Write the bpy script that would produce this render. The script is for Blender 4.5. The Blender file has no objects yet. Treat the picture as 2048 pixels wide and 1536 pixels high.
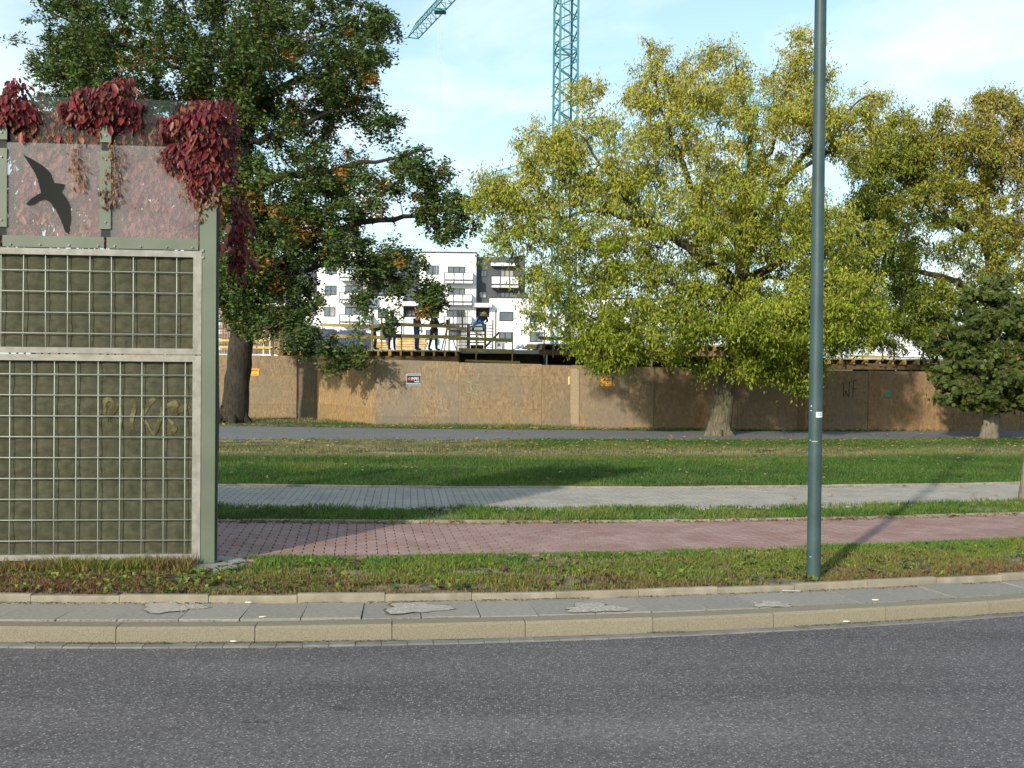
import bpy, bmesh, math, random
import numpy as np
from mathutils import Matrix, Vector

random.seed(7)
RNG = np.random.default_rng(11)
SC = bpy.context.scene
COL = SC.collection

# ------------------------------------------------------------------ camera
F, EYE, PITCH, ROLL = 2100.0, 1.85, math.atan(23 / 2100.0), 0.0092
FW = np.array([0, math.cos(PITCH), -math.sin(PITCH)])
UP0 = np.array([0, math.sin(PITCH), math.cos(PITCH)])
RT0 = np.array([1.0, 0, 0])
RT = RT0 * math.cos(ROLL) + UP0 * math.sin(ROLL)
UP = UP0 * math.cos(ROLL) - RT0 * math.sin(ROLL)
EYEP = np.array([0, 0, EYE])
cd = bpy.data.cameras.new('camera')
cam = bpy.data.objects.new('camera', cd)
COL.objects.link(cam)
cd.sensor_width = 36.0
cd.lens = 36.0 * F / 2048.0
cd.clip_start, cd.clip_end = 0.1, 3000
M = Matrix(((RT[0], UP[0], -FW[0], 0), (RT[1], UP[1], -FW[1], 0), (RT[2], UP[2], -FW[2], EYE), (0, 0, 0, 1)))
cam.matrix_world = M
SC.camera = cam

# ------------------------------------------------------------------ sky, sun, exposure
SUN_EL, SUN_DIR = math.radians(21.0), np.array([0.475, 0.88])       # horizontal direction the shadows fall
SUN_DIR = SUN_DIR / np.linalg.norm(SUN_DIR)
SKY_STRENGTH, SUN_STRENGTH, EXPOSURE = 0.15, 3.8, 0.38
wd = bpy.data.worlds.new('World')
SC.world = wd
wd.use_nodes = True
nt = wd.node_tree
nt.nodes.clear()
N, LK = nt.nodes, nt.links
out = N.new('ShaderNodeOutputWorld')
bg = N.new('ShaderNodeBackground')
bg.inputs['Strength'].default_value = SKY_STRENGTH
sky = N.new('ShaderNodeTexSky')
sky.sky_type = 'NISHITA'
sky.sun_disc = False
sky.sun_elevation = SUN_EL
sky.sun_rotation = math.atan2(-SUN_DIR[0], -SUN_DIR[1]) % (2 * math.pi)
sky.air_density, sky.dust_density, sky.ozone_density = 1.0, 1.6, 1.2
# thin broken cloud, laid out on a flat layer overhead in world directions
tc = N.new('ShaderNodeTexCoord')
sep = N.new('ShaderNodeSeparateXYZ')
LK.new(tc.outputs['Generated'], sep.inputs[0])
mz = N.new('ShaderNodeMath'); mz.operation = 'MAXIMUM'; mz.inputs[1].default_value = 0.0
LK.new(sep.outputs['Z'], mz.inputs[0])
az = N.new('ShaderNodeMath'); az.operation = 'ADD'; az.inputs[1].default_value = 0.14
LK.new(mz.outputs[0], az.inputs[0])
dx = N.new('ShaderNodeMath'); dx.operation = 'DIVIDE'
dy = N.new('ShaderNodeMath'); dy.operation = 'DIVIDE'
LK.new(sep.outputs['X'], dx.inputs[0]); LK.new(az.outputs[0], dx.inputs[1])
LK.new(sep.outputs['Y'], dy.inputs[0]); LK.new(az.outputs[0], dy.inputs[1])
cmb = N.new('ShaderNodeCombineXYZ')
LK.new(dx.outputs[0], cmb.inputs[0]); LK.new(dy.outputs[0], cmb.inputs[1])
nz = N.new('ShaderNodeTexNoise')
nz.inputs['Scale'].default_value = 1.55
nz.inputs['Detail'].default_value = 7
nz.inputs['Roughness'].default_value = 0.55
nz.inputs['Distortion'].default_value = 0.35
LK.new(cmb.outputs[0], nz.inputs['Vector'])
rp = N.new('ShaderNodeValToRGB')
rp.color_ramp.elements[0].position = 0.46
rp.color_ramp.elements[1].position = 0.72
rp.color_ramp.elements[0].color = (0.0, 0.0, 0.0, 1)
LK.new(nz.outputs['Fac'], rp.inputs[0])
mx = N.new('ShaderNodeMix'); mx.data_type = 'RGBA'
tint = N.new('ShaderNodeMix'); tint.data_type = 'RGBA'; tint.blend_type = 'MULTIPLY'
tint.inputs[0].default_value = 1.0
tint.inputs[7].default_value = (0.92, 1.24, 1.24, 1)
LK.new(sky.outputs[0], tint.inputs[6])
# haze veil thickening towards the horizon, the same all round
vz = N.new('ShaderNodeMath'); vz.operation = 'MULTIPLY'; vz.inputs[1].default_value = -3.0
LK.new(mz.outputs[0], vz.inputs[0])
ve = N.new('ShaderNodeMath'); ve.operation = 'EXPONENT'; LK.new(vz.outputs[0], ve.inputs[0])
vm = N.new('ShaderNodeMath'); vm.operation = 'MULTIPLY'; vm.inputs[1].default_value = 0.80; LK.new(ve.outputs[0], vm.inputs[0])
inv1 = N.new('ShaderNodeMath'); inv1.operation = 'SUBTRACT'; inv1.inputs[0].default_value = 1.0; LK.new(vm.outputs[0], inv1.inputs[1])
inv2 = N.new('ShaderNodeMath'); inv2.operation = 'SUBTRACT'; inv2.inputs[0].default_value = 1.0; LK.new(rp.outputs[0], inv2.inputs[1])
scr = N.new('ShaderNodeMath'); scr.operation = 'MULTIPLY'; LK.new(inv1.outputs[0], scr.inputs[0]); LK.new(inv2.outputs[0], scr.inputs[1])
fin = N.new('ShaderNodeMath'); fin.operation = 'SUBTRACT'; fin.inputs[0].default_value = 1.0; LK.new(scr.outputs[0], fin.inputs[1])
LK.new(fin.outputs[0], mx.inputs[0])
LK.new(tint.outputs[2], mx.inputs[6])
mx.inputs[7].default_value = (5.5, 6.15, 6.4, 1)
LK.new(mx.outputs[2], bg.inputs['Color'])
LK.new(bg.outputs[0], out.inputs[0])

sl = bpy.data.lights.new('sun', 'SUN')
sl.energy, sl.angle, sl.color = SUN_STRENGTH, math.radians(1.4), (1.0, 0.90, 0.76)
sun = bpy.data.objects.new('sun', sl)
COL.objects.link(sun)
sd = Vector((SUN_DIR[0] * math.cos(SUN_EL), SUN_DIR[1] * math.cos(SUN_EL), -math.sin(SUN_EL)))
sun.rotation_euler = sd.to_track_quat('-Z', 'Y').to_euler()
sun.location = (-20, -40, 30)

vs = SC.view_settings
vs.view_transform, vs.look, vs.gamma, vs.use_curve_mapping = 'Standard', 'None', 1.0, False
vs.exposure = EXPOSURE
SC.cycles.use_denoising = True
SC.cycles.max_bounces = 8
SC.cycles.transparent_max_bounces = 16

# ------------------------------------------------------------------ helpers
def ray(x, y):
    return FW + RT * (x - 1024) / F + UP * (768 - y) / F
def P(x, y, d):                       # point of the place at distance d (along Y) that the survey of the photo puts there
    q = ray(x, y); return EYEP + q * (d / q[1])
def G(x, y, z):                       # the same on a level z
    q = ray(x, y); return EYEP + q * ((z - EYE) / q[2])

MATS = {}
def nodes_of(m):
    m.use_nodes = True
    return m.node_tree.nodes, m.node_tree.links
def mat(name, col, rough=0.8, var=0.15, scale=4.0, bump=0.0, bscale=60.0, spec=0.3, metal=0.0, rnd=0.0, col2=None, lo=0.35, hi=0.65, detail=5, stretch=(1, 1, 1)):
    if name in MATS: return MATS[name]
    m = bpy.data.materials.new(name); MATS[name] = m
    n, l = nodes_of(m)
    b = n['Principled BSDF']
    b.inputs['Roughness'].default_value = rough
    b.inputs['Metallic'].default_value = metal
    b.inputs['Specular IOR Level'].default_value = spec
    geo = n.new('ShaderNodeNewGeometry')
    mp = n.new('ShaderNodeMapping'); mp.inputs['Scale'].default_value = stretch
    l.new(geo.outputs['Position'], mp.inputs[0])
    nzz = n.new('ShaderNodeTexNoise'); nzz.inputs['Scale'].default_value = scale; nzz.inputs['Detail'].default_value = detail
    l.new(mp.outputs[0], nzz.inputs['Vector'])
    r = n.new('ShaderNodeValToRGB')
    r.color_ramp.elements[0].position, r.color_ramp.elements[1].position = lo, hi
    a = [max(0, c * (1 - var)) for c in col]; c2 = [c * (1 + var) for c in (col2 or col)]
    r.color_ramp.elements[0].color = (*a, 1); r.color_ramp.elements[1].color = (*c2, 1)
    l.new(nzz.outputs['Fac'], r.inputs[0])
    last = r.outputs[0]
    if rnd:
        oi = n.new('ShaderNodeObjectInfo')
        mr = n.new('ShaderNodeMapRange'); mr.inputs['To Min'].default_value = 1 - rnd; mr.inputs['To Max'].default_value = 1 + rnd
        l.new(oi.outputs['Random'], mr.inputs['Value'])
        mm = n.new('ShaderNodeVectorMath'); mm.operation = 'SCALE'
        l.new(last, mm.inputs[0]); l.new(mr.outputs[0], mm.inputs['Scale'])
        last = mm.outputs[0]
    l.new(last, b.inputs['Base Color'])
    if bump:
        n2 = n.new('ShaderNodeTexNoise'); n2.inputs['Scale'].default_value = bscale; n2.inputs['Detail'].default_value = 4
        l.new(mp.outputs[0], n2.inputs['Vector'])
        bp = n.new('ShaderNodeBump'); bp.inputs['Strength'].default_value = bump; bp.inputs['Distance'].default_value = 0.01
        l.new(n2.outputs['Fac'], bp.inputs['Height'])
        l.new(bp.outputs[0], b.inputs['Normal'])
    return m

def leafmat(name, trans=0.35, rough=0.5, spec=0.15):
    m = bpy.data.materials.new(name); MATS[name] = m
    n, l = nodes_of(m)
    b = n['Principled BSDF']
    b.inputs['Roughness'].default_value = rough
    b.inputs['Specular IOR Level'].default_value = spec
    at = n.new('ShaderNodeAttribute'); at.attribute_name = 'col'
    l.new(at.outputs['Color'], b.inputs['Base Color'])
    tr = n.new('ShaderNodeBsdfTranslucent')
    l.new(at.outputs['Color'], tr.inputs['Color'])
    ms = n.new('ShaderNodeMixShader'); ms.inputs[0].default_value = trans
    l.new(b.outputs[0], ms.inputs[1]); l.new(tr.outputs[0], ms.inputs[2])
    l.new(ms.outputs[0], n['Material Output'].inputs['Surface'])
    return m

ROOT = {}
def root_loc(o):
    while o.parent is not None: o = o.parent
    return np.array(o.location)
def setp(o, label=None, cat=None, group=None, kind=None):
    if label: o['label'] = label
    if cat: o['category'] = cat
    if group: o['group'] = group
    if kind: o['kind'] = kind
    return o
def thing(name, loc, label, cat, group=None):
    o = bpy.data.objects.new(name, None); COL.objects.link(o)
    o.empty_display_size = 0.2
    o.location = [float(v) for v in loc]
    return setp(o, label, cat, group)

class MB:
    def __init__(s): s.v = []; s.f = []
    def add(s, vs, fs):
        k = len(s.v); s.v += [tuple(map(float, v)) for v in vs]; s.f += [[i + k for i in f] for f in fs]; return s
    def box(s, x0, x1, y0, y1, z0, z1):
        return s.add([(x0, y0, z0), (x1, y0, z0), (x1, y1, z0), (x0, y1, z0), (x0, y0, z1), (x1, y0, z1), (x1, y1, z1), (x0, y1, z1)],
                     [(0, 3, 2, 1), (4, 5, 6, 7), (0, 1, 5, 4), (1, 2, 6, 5), (2, 3, 7, 6), (3, 0, 4, 7)])
    def beam(s, a, b, w, h, up=(0, 0, 1)):
        a, b, up = np.array(a, float), np.array(b, float), np.array(up, float)
        d = b - a; d /= np.linalg.norm(d)
        if abs(d @ up) > 0.98: up = np.array([0, 1.0, 0])
        sx = np.cross(d, up); sx /= np.linalg.norm(sx); uz = np.cross(sx, d)
        vs = []
        for q in (a, b):
            for i, j in ((-1, -1), (1, -1), (1, 1), (-1, 1)):
                vs.append(q + sx * i * w / 2 + uz * j * h / 2)
        return s.add(vs, [(0, 1, 2, 3), (7, 6, 5, 4), (0, 4, 5, 1), (1, 5, 6, 2), (2, 6, 7, 3), (3, 7, 4, 0)])
    def tube(s, pts, rad, n=8, cap=True, wob=0.0):
        pts = [np.array(p, float) for p in pts]
        if not hasattr(rad, '__len__'): rad = [rad] * len(pts)
        k = len(s.v); ref = np.array([0.13, 0.31, 0.94])
        for i, p in enumerate(pts):
            d = pts[min(i + 1, len(pts) - 1)] - pts[max(i - 1, 0)]; d = d / (np.linalg.norm(d) + 1e-9)
            rf = ref if abs(d @ ref) < 0.97 else np.array([1.0, 0, 0])
            a = np.cross(d, rf); a /= np.linalg.norm(a); b = np.cross(d, a)
            for j in range(n):
                t = 2 * math.pi * j / n
                rr = rad[i] * (1 + wob * math.sin(3 * t + i * 1.3) + wob * 0.6 * math.sin(5 * t + i * 2.1))
                s.v.append(tuple(p + rr * (math.cos(t) * a + math.sin(t) * b)))
        for i in range(len(pts) - 1):
            for j in range(n):
                s.f.append([k + i * n + j, k + i * n + (j + 1) % n, k + (i + 1) * n + (j + 1) % n, k + (i + 1) * n + j])
        if cap:
            s.f.append([k + j for j in range(n)][::-1]); s.f.append([k + (len(pts) - 1) * n + j for j in range(n)])
        return s
    def sphere(s, c, r, n=10, m=6, sc=(1, 1, 1)):
        k = len(s.v)
        s.v.append((c[0], c[1], c[2] + r * sc[2]))
        for i in range(1, m):
            t = math.pi * i / m
            for j in range(n):
                q = 2 * math.pi * j / n
                s.v.append((c[0] + r * sc[0] * math.sin(t) * math.cos(q), c[1] + r * sc[1] * math.sin(t) * math.sin(q), c[2] + r * sc[2] * math.cos(t)))
        s.v.append((c[0], c[1], c[2] - r * sc[2])); e = len(s.v) - 1
        for j in range(n): s.f.append([k, k + 1 + j, k + 1 + (j + 1) % n])
        for i in range(m - 2):
            for j in range(n):
                a = k + 1 + i * n + j; b = k + 1 + i * n + (j + 1) % n
                s.f.append([a, a + n, b + n, b])
        for j in range(n): s.f.append([e, k + 1 + (m - 2) * n + (j + 1) % n, k + 1 + (m - 2) * n + j])
        return s
    def build(s, name, m, parent=None, smooth=False, loc=None):
        me = bpy.data.meshes.new(name)
        if parent is not None: off = root_loc(parent)
        else: off = np.array(loc if loc is not None else (0, 0, 0), float)
        vv = np.array(s.v, float) - off
        me.from_pydata(vv.tolist(), [], s.f); me.update()
        if smooth: me.polygons.foreach_set('use_smooth', [True] * len(me.polygons))
        o = bpy.data.objects.new(name, me); COL.objects.link(o)
        o.data.materials.append(m)
        if parent is not None: o.parent = parent
        elif loc is not None: o.location = off
        return o

def fast_mesh(name, verts, faces, m, parent=None, cols=None, smooth=False, loc=None):
    """verts (n,3), faces (k,3 or 4) as arrays; cols per vertex."""
    me = bpy.data.meshes.new(name)
    off = root_loc(parent) if parent is not None else np.array(loc if loc is not None else (0, 0, 0), float)
    verts = (np.asarray(verts, np.float64) - off).astype(np.float32); faces = np.asarray(faces, np.int32)
    nv, nf, k = len(verts), len(faces), faces.shape[1]
    me.vertices.add(nv); me.vertices.foreach_set('co', verts.ravel())
    me.loops.add(nf * k); me.loops.foreach_set('vertex_index', faces.ravel())
    me.polygons.add(nf); me.polygons.foreach_set('loop_start', np.arange(0, nf * k, k, dtype=np.int32))
    if smooth: me.polygons.foreach_set('use_smooth', np.ones(nf, bool))
    me.update(calc_edges=True)
    if cols is not None:
        at = me.attributes.new('col', 'FLOAT_COLOR', 'POINT')
        c4 = np.ones((nv, 4), np.float32); c4[:, :3] = cols
        at.data.foreach_set('color', c4.ravel())
    o = bpy.data.objects.new(name, me); COL.objects.link(o)
    me.materials.append(m)
    if parent is not None: o.parent = parent
    elif loc is not None: o.location = off
    return o

def vnoise(x, y, seed=0):
    """smooth 2-D value noise, 0..1"""
    def h(i, j):
        v = np.sin(i * 127.1 + j * 311.7 + seed * 74.7) * 43758.5453
        return v - np.floor(v)
    i, j = np.floor(x), np.floor(y); u, v = x - i, y - j
    u = u * u * (3 - 2 * u); v = v * v * (3 - 2 * v)
    return (h(i, j) * (1 - u) + h(i + 1, j) * u) * (1 - v) + (h(i, j + 1) * (1 - u) + h(i + 1, j + 1) * u) * v
def fbm(x, y, seed=0, o=3):
    s = 0; a = 0.5; t = 0
    for k in range(o):
        s = s + a * vnoise(x * 2 ** k, y * 2 ** k, seed + k * 13); t += a; a *= 0.5
    return s / t

def text_mesh(txt, size):
    cu = bpy.data.curves.new('t', 'FONT'); cu.body = txt; cu.size = size; cu.align_x = 'CENTER'; cu.align_y = 'CENTER'
    o = bpy.data.objects.new('t', cu); COL.objects.link(o)
    dg = bpy.context.evaluated_depsgraph_get(); me = bpy.data.meshes.new_from_object(o.evaluated_get(dg))
    v = np.array([tuple(q.co) for q in me.vertices]); f = [list(p.vertices) for p in me.polygons]
    bpy.data.objects.remove(o); bpy.data.curves.remove(cu); bpy.data.meshes.remove(me)
    return v, f

# ground lines of the place, Y as a function of X (fitted on survey points), straight beyond the fitted range
def curve(c, lo=-6.0, hi=8.0):
    def f(x):
        x = np.asarray(x, float); xc = np.clip(x, lo, hi)
        return c[0] * xc ** 2 + c[1] * xc + c[2] + (2 * c[0] * xc + c[1]) * (x - xc)
    return f
L_GUT = curve((0.0221, 0.152, 7.165)); L_KB = curve((0.0208, 0.147, 7.31))
L_KT = curve((0.0208, 0.146, 7.375)); L_SL = curve((0.0205, 0.145, 7.505))
L_EF = curve((0.0185, 0.136, 8.09)); L_EB = curve((0.0185, 0.136, 8.155))
L_RN = curve((0.0135, 0.159, 9.86)); L_RF = curve((0.0145, 0.088, 11.83)); L_SN = curve((0.0145, 0.088, 11.99))
L_SF = curve((0.0165, 0.066, 13.12)); L_GF = curve((0.0127, 0.061, 15.42)); L_LN = curve((0.0127, 0.061, 15.50))
L_AN = curve((0.0019, 0.137, 24.87), -10, 14); L_AF = curve((0.0094, -0.005, 28.87), -10, 14)
# ------------------------------------------------------------------ ground, road and paths
def strip(name, f0, f1, z0, z1, m, x0=-16, x1=18, nx=70, ny=8, rough=0.0, label=None, cat=None, seed=1):
    xs = np.linspace(x0, x1, nx); t = np.linspace(0, 1, ny)
    X, T = np.meshgrid(xs, t)
    Y = f0(X) * (1 - T) + f1(X) * T
    Z = z0 * (1 - T) + z1 * T
    if rough: Z = Z + (fbm(X * 1.7, Y * 1.7, seed) - 0.5) * rough * np.minimum(1, np.minimum(T, 1 - T) * 8)
    v = np.stack([X, Y, Z], -1).reshape(-1, 3)
    i = np.arange((ny - 1) * nx).reshape(ny - 1, nx)[:, :-1].ravel()
    o = fast_mesh(name, v, np.stack([i, i + 1, i + nx + 1, i + nx], -1), m, smooth=True)
    return setp(o, label, cat, kind='structure')
const = lambda c: (lambda x: np.zeros_like(np.asarray(x, float)) + c)

# asphalt with exposed pale aggregate
def asphalt(name, dark, light, stone, vs=62.0, amount=0.60, wear=False):
    m = bpy.data.materials.new(name); n, l = nodes_of(m); b = n['Principled BSDF']
    b.inputs['Roughness'].default_value = 0.72; b.inputs['Specular IOR Level'].default_value = 0.35
    g = n.new('ShaderNodeNewGeometry')
    nl = n.new('ShaderNodeTexNoise'); nl.inputs['Scale'].default_value = 1.1; nl.inputs['Detail'].default_value = 6
    mp = n.new('ShaderNodeMapping'); mp.inputs['Scale'].default_value = (0.35, 1.3, 1)
    l.new(g.outputs['Position'], mp.inputs[0]); l.new(mp.outputs[0], nl.inputs['Vector'])
    r = n.new('ShaderNodeValToRGB'); r.color_ramp.elements[0].position = .3; r.color_ramp.elements[1].position = .7
    r.color_ramp.elements[0].color = (*dark, 1); r.color_ramp.elements[1].color = (*light, 1)
    l.new(nl.outputs['Fac'], r.inputs[0])
    base_c = r.outputs[0]
    if wear:                                            # wheel-polished lanes along the road and dark drips
        w1 = n.new('ShaderNodeTexNoise'); w1.inputs['Scale'].default_value = 1; w1.inputs['Detail'].default_value = 3
        m1 = n.new('ShaderNodeMapping'); m1.inputs['Scale'].default_value = (.07, 1.05, 1); m1.inputs['Rotation'].default_value = (0, 0, -.13); l.new(g.outputs['Position'], m1.inputs[0]); l.new(m1.outputs[0], w1.inputs['Vector'])
        mr = n.new('ShaderNodeMapRange'); mr.inputs['From Min'].default_value = .3; mr.inputs['From Max'].default_value = .7; mr.inputs['To Min'].default_value = .74; mr.inputs['To Max'].default_value = 1.22; l.new(w1.outputs['Fac'], mr.inputs['Value'])
        w2 = n.new('ShaderNodeTexNoise'); w2.inputs['Scale'].default_value = 3.2; w2.inputs['Detail'].default_value = 2; m2 = n.new('ShaderNodeMapping'); m2.inputs['Scale'].default_value = (.6, 1.6, 1); l.new(g.outputs['Position'], m2.inputs[0]); l.new(m2.outputs[0], w2.inputs['Vector'])
        m3 = n.new('ShaderNodeMapRange'); m3.inputs['From Min'].default_value = .24; m3.inputs['From Max'].default_value = .32; m3.inputs['To Min'].default_value = .55; m3.inputs['To Max'].default_value = 1.0; l.new(w2.outputs['Fac'], m3.inputs['Value'])
        q1 = n.new('ShaderNodeMath'); q1.operation = 'MULTIPLY'; l.new(mr.outputs[0], q1.inputs[0]); l.new(m3.outputs[0], q1.inputs[1])
        q2 = n.new('ShaderNodeVectorMath'); q2.operation = 'SCALE'; l.new(base_c, q2.inputs[0]); l.new(q1.outputs[0], q2.inputs['Scale']); base_c = q2.outputs[0]
    vo = n.new('ShaderNodeTexVoronoi'); vo.inputs['Scale'].default_value = vs; l.new(g.outputs['Position'], vo.inputs['Vector'])
    sp = n.new('ShaderNodeSeparateColor'); l.new(vo.outputs['Color'], sp.inputs[0])
    r2 = n.new('ShaderNodeValToRGB'); r2.color_ramp.elements[0].position = amount; r2.color_ramp.elements[1].position = min(0.99, amount + .3)
    l.new(sp.outputs[0], r2.inputs[0])
    r3 = n.new('ShaderNodeValToRGB'); r3.color_ramp.elements[0].position = .25; r3.color_ramp.elements[1].position = .55
    r3.color_ramp.elements[0].color = (1, 1, 1, 1); r3.color_ramp.elements[1].color = (0, 0, 0, 1)
    l.new(vo.outputs['Distance'], r3.inputs[0])
    mu = n.new('ShaderNodeMath'); mu.operation = 'MULTIPLY'; l.new(r2.outputs[0], mu.inputs[0]); l.new(r3.outputs[0], mu.inputs[1])
    mx = n.new('ShaderNodeMix'); mx.data_type = 'RGBA'; l.new(mu.outputs[0], mx.inputs[0]); l.new(base_c, mx.inputs[6]); mx.inputs[7].default_value = (*stone, 1)
    # darker tar between grains
    sp2 = n.new('ShaderNodeMapRange'); sp2.inputs['To Min'].default_value = 0.62; sp2.inputs['To Max'].default_value = 1.3
    l.new(sp.outputs[1], sp2.inputs['Value'])
    sc = n.new('ShaderNodeVectorMath'); sc.operation = 'SCALE'; l.new(mx.outputs[2], sc.inputs[0]); l.new(sp2.outputs[0], sc.inputs['Scale'])
    l.new(sc.outputs[0], b.inputs['Base Color'])
    bp = n.new('ShaderNodeBump'); bp.inputs['Strength'].default_value = 0.55; bp.inputs['Distance'].default_value = 0.006
    l.new(sp.outputs[2], bp.inputs['Height']); l.new(bp.outputs[0], b.inputs['Normal'])
    return m
M_ROAD = asphalt('road_asphalt', (.088, .077, .080), (.130, .117, .117), (.33, .32, .31), 80, .60, wear=True)
M_PATH = asphalt('path_asphalt', (.15, .148, .15), (.185, .182, .18), (.3, .3, .29), 60, .7)
M_SOIL = mat('soil', (.12, .09, .055), .95, .35, 7, bump=.6, bscale=40, col2=(.20, .16, .10))
M_TURF = mat('turf_soil', (.09, .10, .03), .95, .3, 2.2, bump=.5, bscale=30, col2=(.22, .18, .10), lo=.4, hi=.72)
M_SAND = mat('paver_bed_sand', (.05, .045, .038), .95, .3, 30)
M_SITE = mat('site_earth', (.16, .125, .08), .95, .3, .6, bump=.4, bscale=8)

ground = MB().add([(-700, -60, -.08), (700, -60, -.08), (700, 1500, -.08), (-700, 1500, -.08)], [(0, 1, 2, 3)]).build('ground', mat('far_ground', (.13, .12, .07), .95, .3, .05))
setp(ground, 'flat earth ground reaching to the horizon', 'ground', kind='structure')
road = strip('road', const(-14), L_GUT, 0, 0, M_ROAD, -40, 40, 90, 6, label='grey asphalt road with exposed pale aggregate', cat='road')
strip('verge_soil', L_EB, L_RN, .118, .128, M_SOIL, ny=14, nx=220, rough=.03, label='bare brown soil of the roadside verge', cat='soil', seed=3)
strip('grass_strip_soil', L_SN, L_SF, .135, .135, M_TURF, ny=6, rough=.02, label='soil of the narrow grass strip between the two paths', cat='soil')
strip('lawn_soil', L_LN, L_AN, .14, .25, M_TURF, -30, 34, 120, 30, rough=.06, label='soil of the wide lawn in front of the hoarding', cat='soil')
strip('hoarding_margin_soil', L_AF, const(45), .27, .22, M_TURF, -40, 40, 90, 20, rough=.05, label='earth margin under and behind the hoarding', cat='soil')
strip('building_site_ground', const(45.0), const(300), .22, .3, M_SITE, -160, 160, 40, 30, label='bare earth of the building site', cat='ground')
strip('asphalt_footpath', L_AN, L_AF, .254, .276, M_PATH, -40, 40, 90, 4, label='grey asphalt footpath along the wooden hoarding', cat='path')

def arc(f, x0, x1, step):
    """points every step metres along a ground line, with tangent"""
    xs = np.linspace(x0, x1, 4000); ys = f(xs)
    s = np.concatenate([[0], np.cumsum(np.hypot(np.diff(xs), np.diff(ys)))])
    ss = np.arange(0, s[-1], step)
    X = np.interp(ss, s, xs); Y = f(X); dY = (f(X + .01) - f(X - .01)) / .02
    return X, Y, np.arctan(dY)

def chamfer_block(lx, ly, lz, c, ec=.12):
    """stone block centred in x, y; top at 0; top edges chamfered by c"""
    a, b = lx / 2, ly / 2
    v = [(-a, -b, -lz), (a, -b, -lz), (a, b, -lz), (-a, b, -lz), (-a, -b, -c), (a, -b, -c), (a, b, -c), (-a, b, -c),
         (-a + c * ec, -b + c, 0), (a - c * ec, -b + c, 0), (a - c * ec, b - c, 0), (-a + c * ec, b - c, 0)]
    f = [(0, 3, 2, 1), (8, 9, 10, 11)]
    for k in (0, 4):
        for i in range(4): f.append((k + i, k + (i + 1) % 4, k + 4 + (i + 1) % 4, k + 4 + i))
    return v, f
def shared(name, v, f, m):
    me = bpy.data.meshes.new(name); me.from_pydata(v, [], f); me.update(); me.materials.append(m); return me
def place(name, me, parent, loc, rz=0, tilt=0, sx=1):
    o = bpy.data.objects.new(name, me); COL.objects.link(o); o.parent = parent
    o.location = np.array(loc, float) - root_loc(parent); o.rotation_euler = (tilt, random.uniform(-.003, .003), rz)
    o.scale = (sx, 1, 1)
    return o

M_KERB = mat('kerb_concrete', (.222, .190, .132), .9, .12, 140, bump=.8, bscale=150, rnd=.06, col2=(.25, .215, .155))
M_EDGE = mat('edging_concrete', (.25, .215, .16), .9, .16, 8, bump=.3, bscale=90, rnd=.08)
M_SLAB = mat('slab_concrete', (.262, .236, .202), .88, .10, 30, bump=.3, bscale=120, rnd=.09)
M_GUT = mat('gutter_concrete', (.19, .18, .165), .9, .15, 8, bump=.3, bscale=120, rnd=.10)
M_GRIT = mat('joint_grit', (.13, .12, .10), .95, .3, 40)

def run(root_name, label, f0, f1, ztop, lz, step, gap, ch, m, piece, x0=-8.2, x1=10.5, jit=.002, under=True, zoff=None):
    """a row of separate stones between two ground lines"""
    mid = lambda x: (f0(x) + f1(x)) / 2
    r = setp(strip(root_name, f0, f1, ztop - lz * .9, ztop - lz * .9, M_GRIT, x0 - .4, x1 + .4, 120, 2), label, 'kerb', kind='structure')
    X, Y, A = arc(mid, x0, x1, step)
    wid = float(np.mean((f1(X) - f0(X)) * np.cos(A)))
    v, fcs = chamfer_block(step - gap, wid - .006, lz, ch)
    me = shared(piece, v, fcs, m); res = []
    for i in range(len(X) - 1):
        xm, ym = (X[i] + X[i + 1]) / 2, (Y[i] + Y[i + 1]) / 2
        res.append(place(piece, me, r, (xm, ym, ztop + random.uniform(-jit, jit) * 1.5), math.atan2(Y[i + 1] - Y[i], X[i + 1] - X[i]) + random.uniform(-jit, jit), random.uniform(-jit, jit)))
    return r, res
gut, _ = run('gutter_strip', 'row of grey concrete gutter blocks along the road', L_GUT, L_KB, .005, .05, .175, .004, .002, M_GUT, 'gutter_block')
kerb, _ = run('kerb', 'tall sunlit concrete kerb along the road', L_KB, L_SL, .105, .12, .925, .002, .016, M_KERB, 'kerb_stone')
pave, slabs = run('pavement', 'narrow pavement of square concrete slabs behind the kerb', L_SL, L_EF, .10, .06, .420, .005, .002, M_SLAB, 'paving_slab', jit=.004)
edg, _ = run('edging_kerb', 'thin concrete edging between slabs and verge', L_EF, L_EB, .152, .12, .66, .004, .008, M_EDGE, 'edging_stone', jit=.006)
edg2, _ = run('cycle_path_edging', 'thin concrete edging along the far side of the red path', curve((0.0145, 0.088, 11.93)), L_SN, .165, .12, 1.0, .006, .006, M_EDGE, 'edging_stone', -12, 14, .004)
edg3, _ = run('grey_path_edging', 'thin concrete edging along the far side of the grey path', L_GF, L_LN, .175, .12, 1.0, .006, .006, M_EDGE, 'edging_stone', -13, 15, .004)

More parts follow.
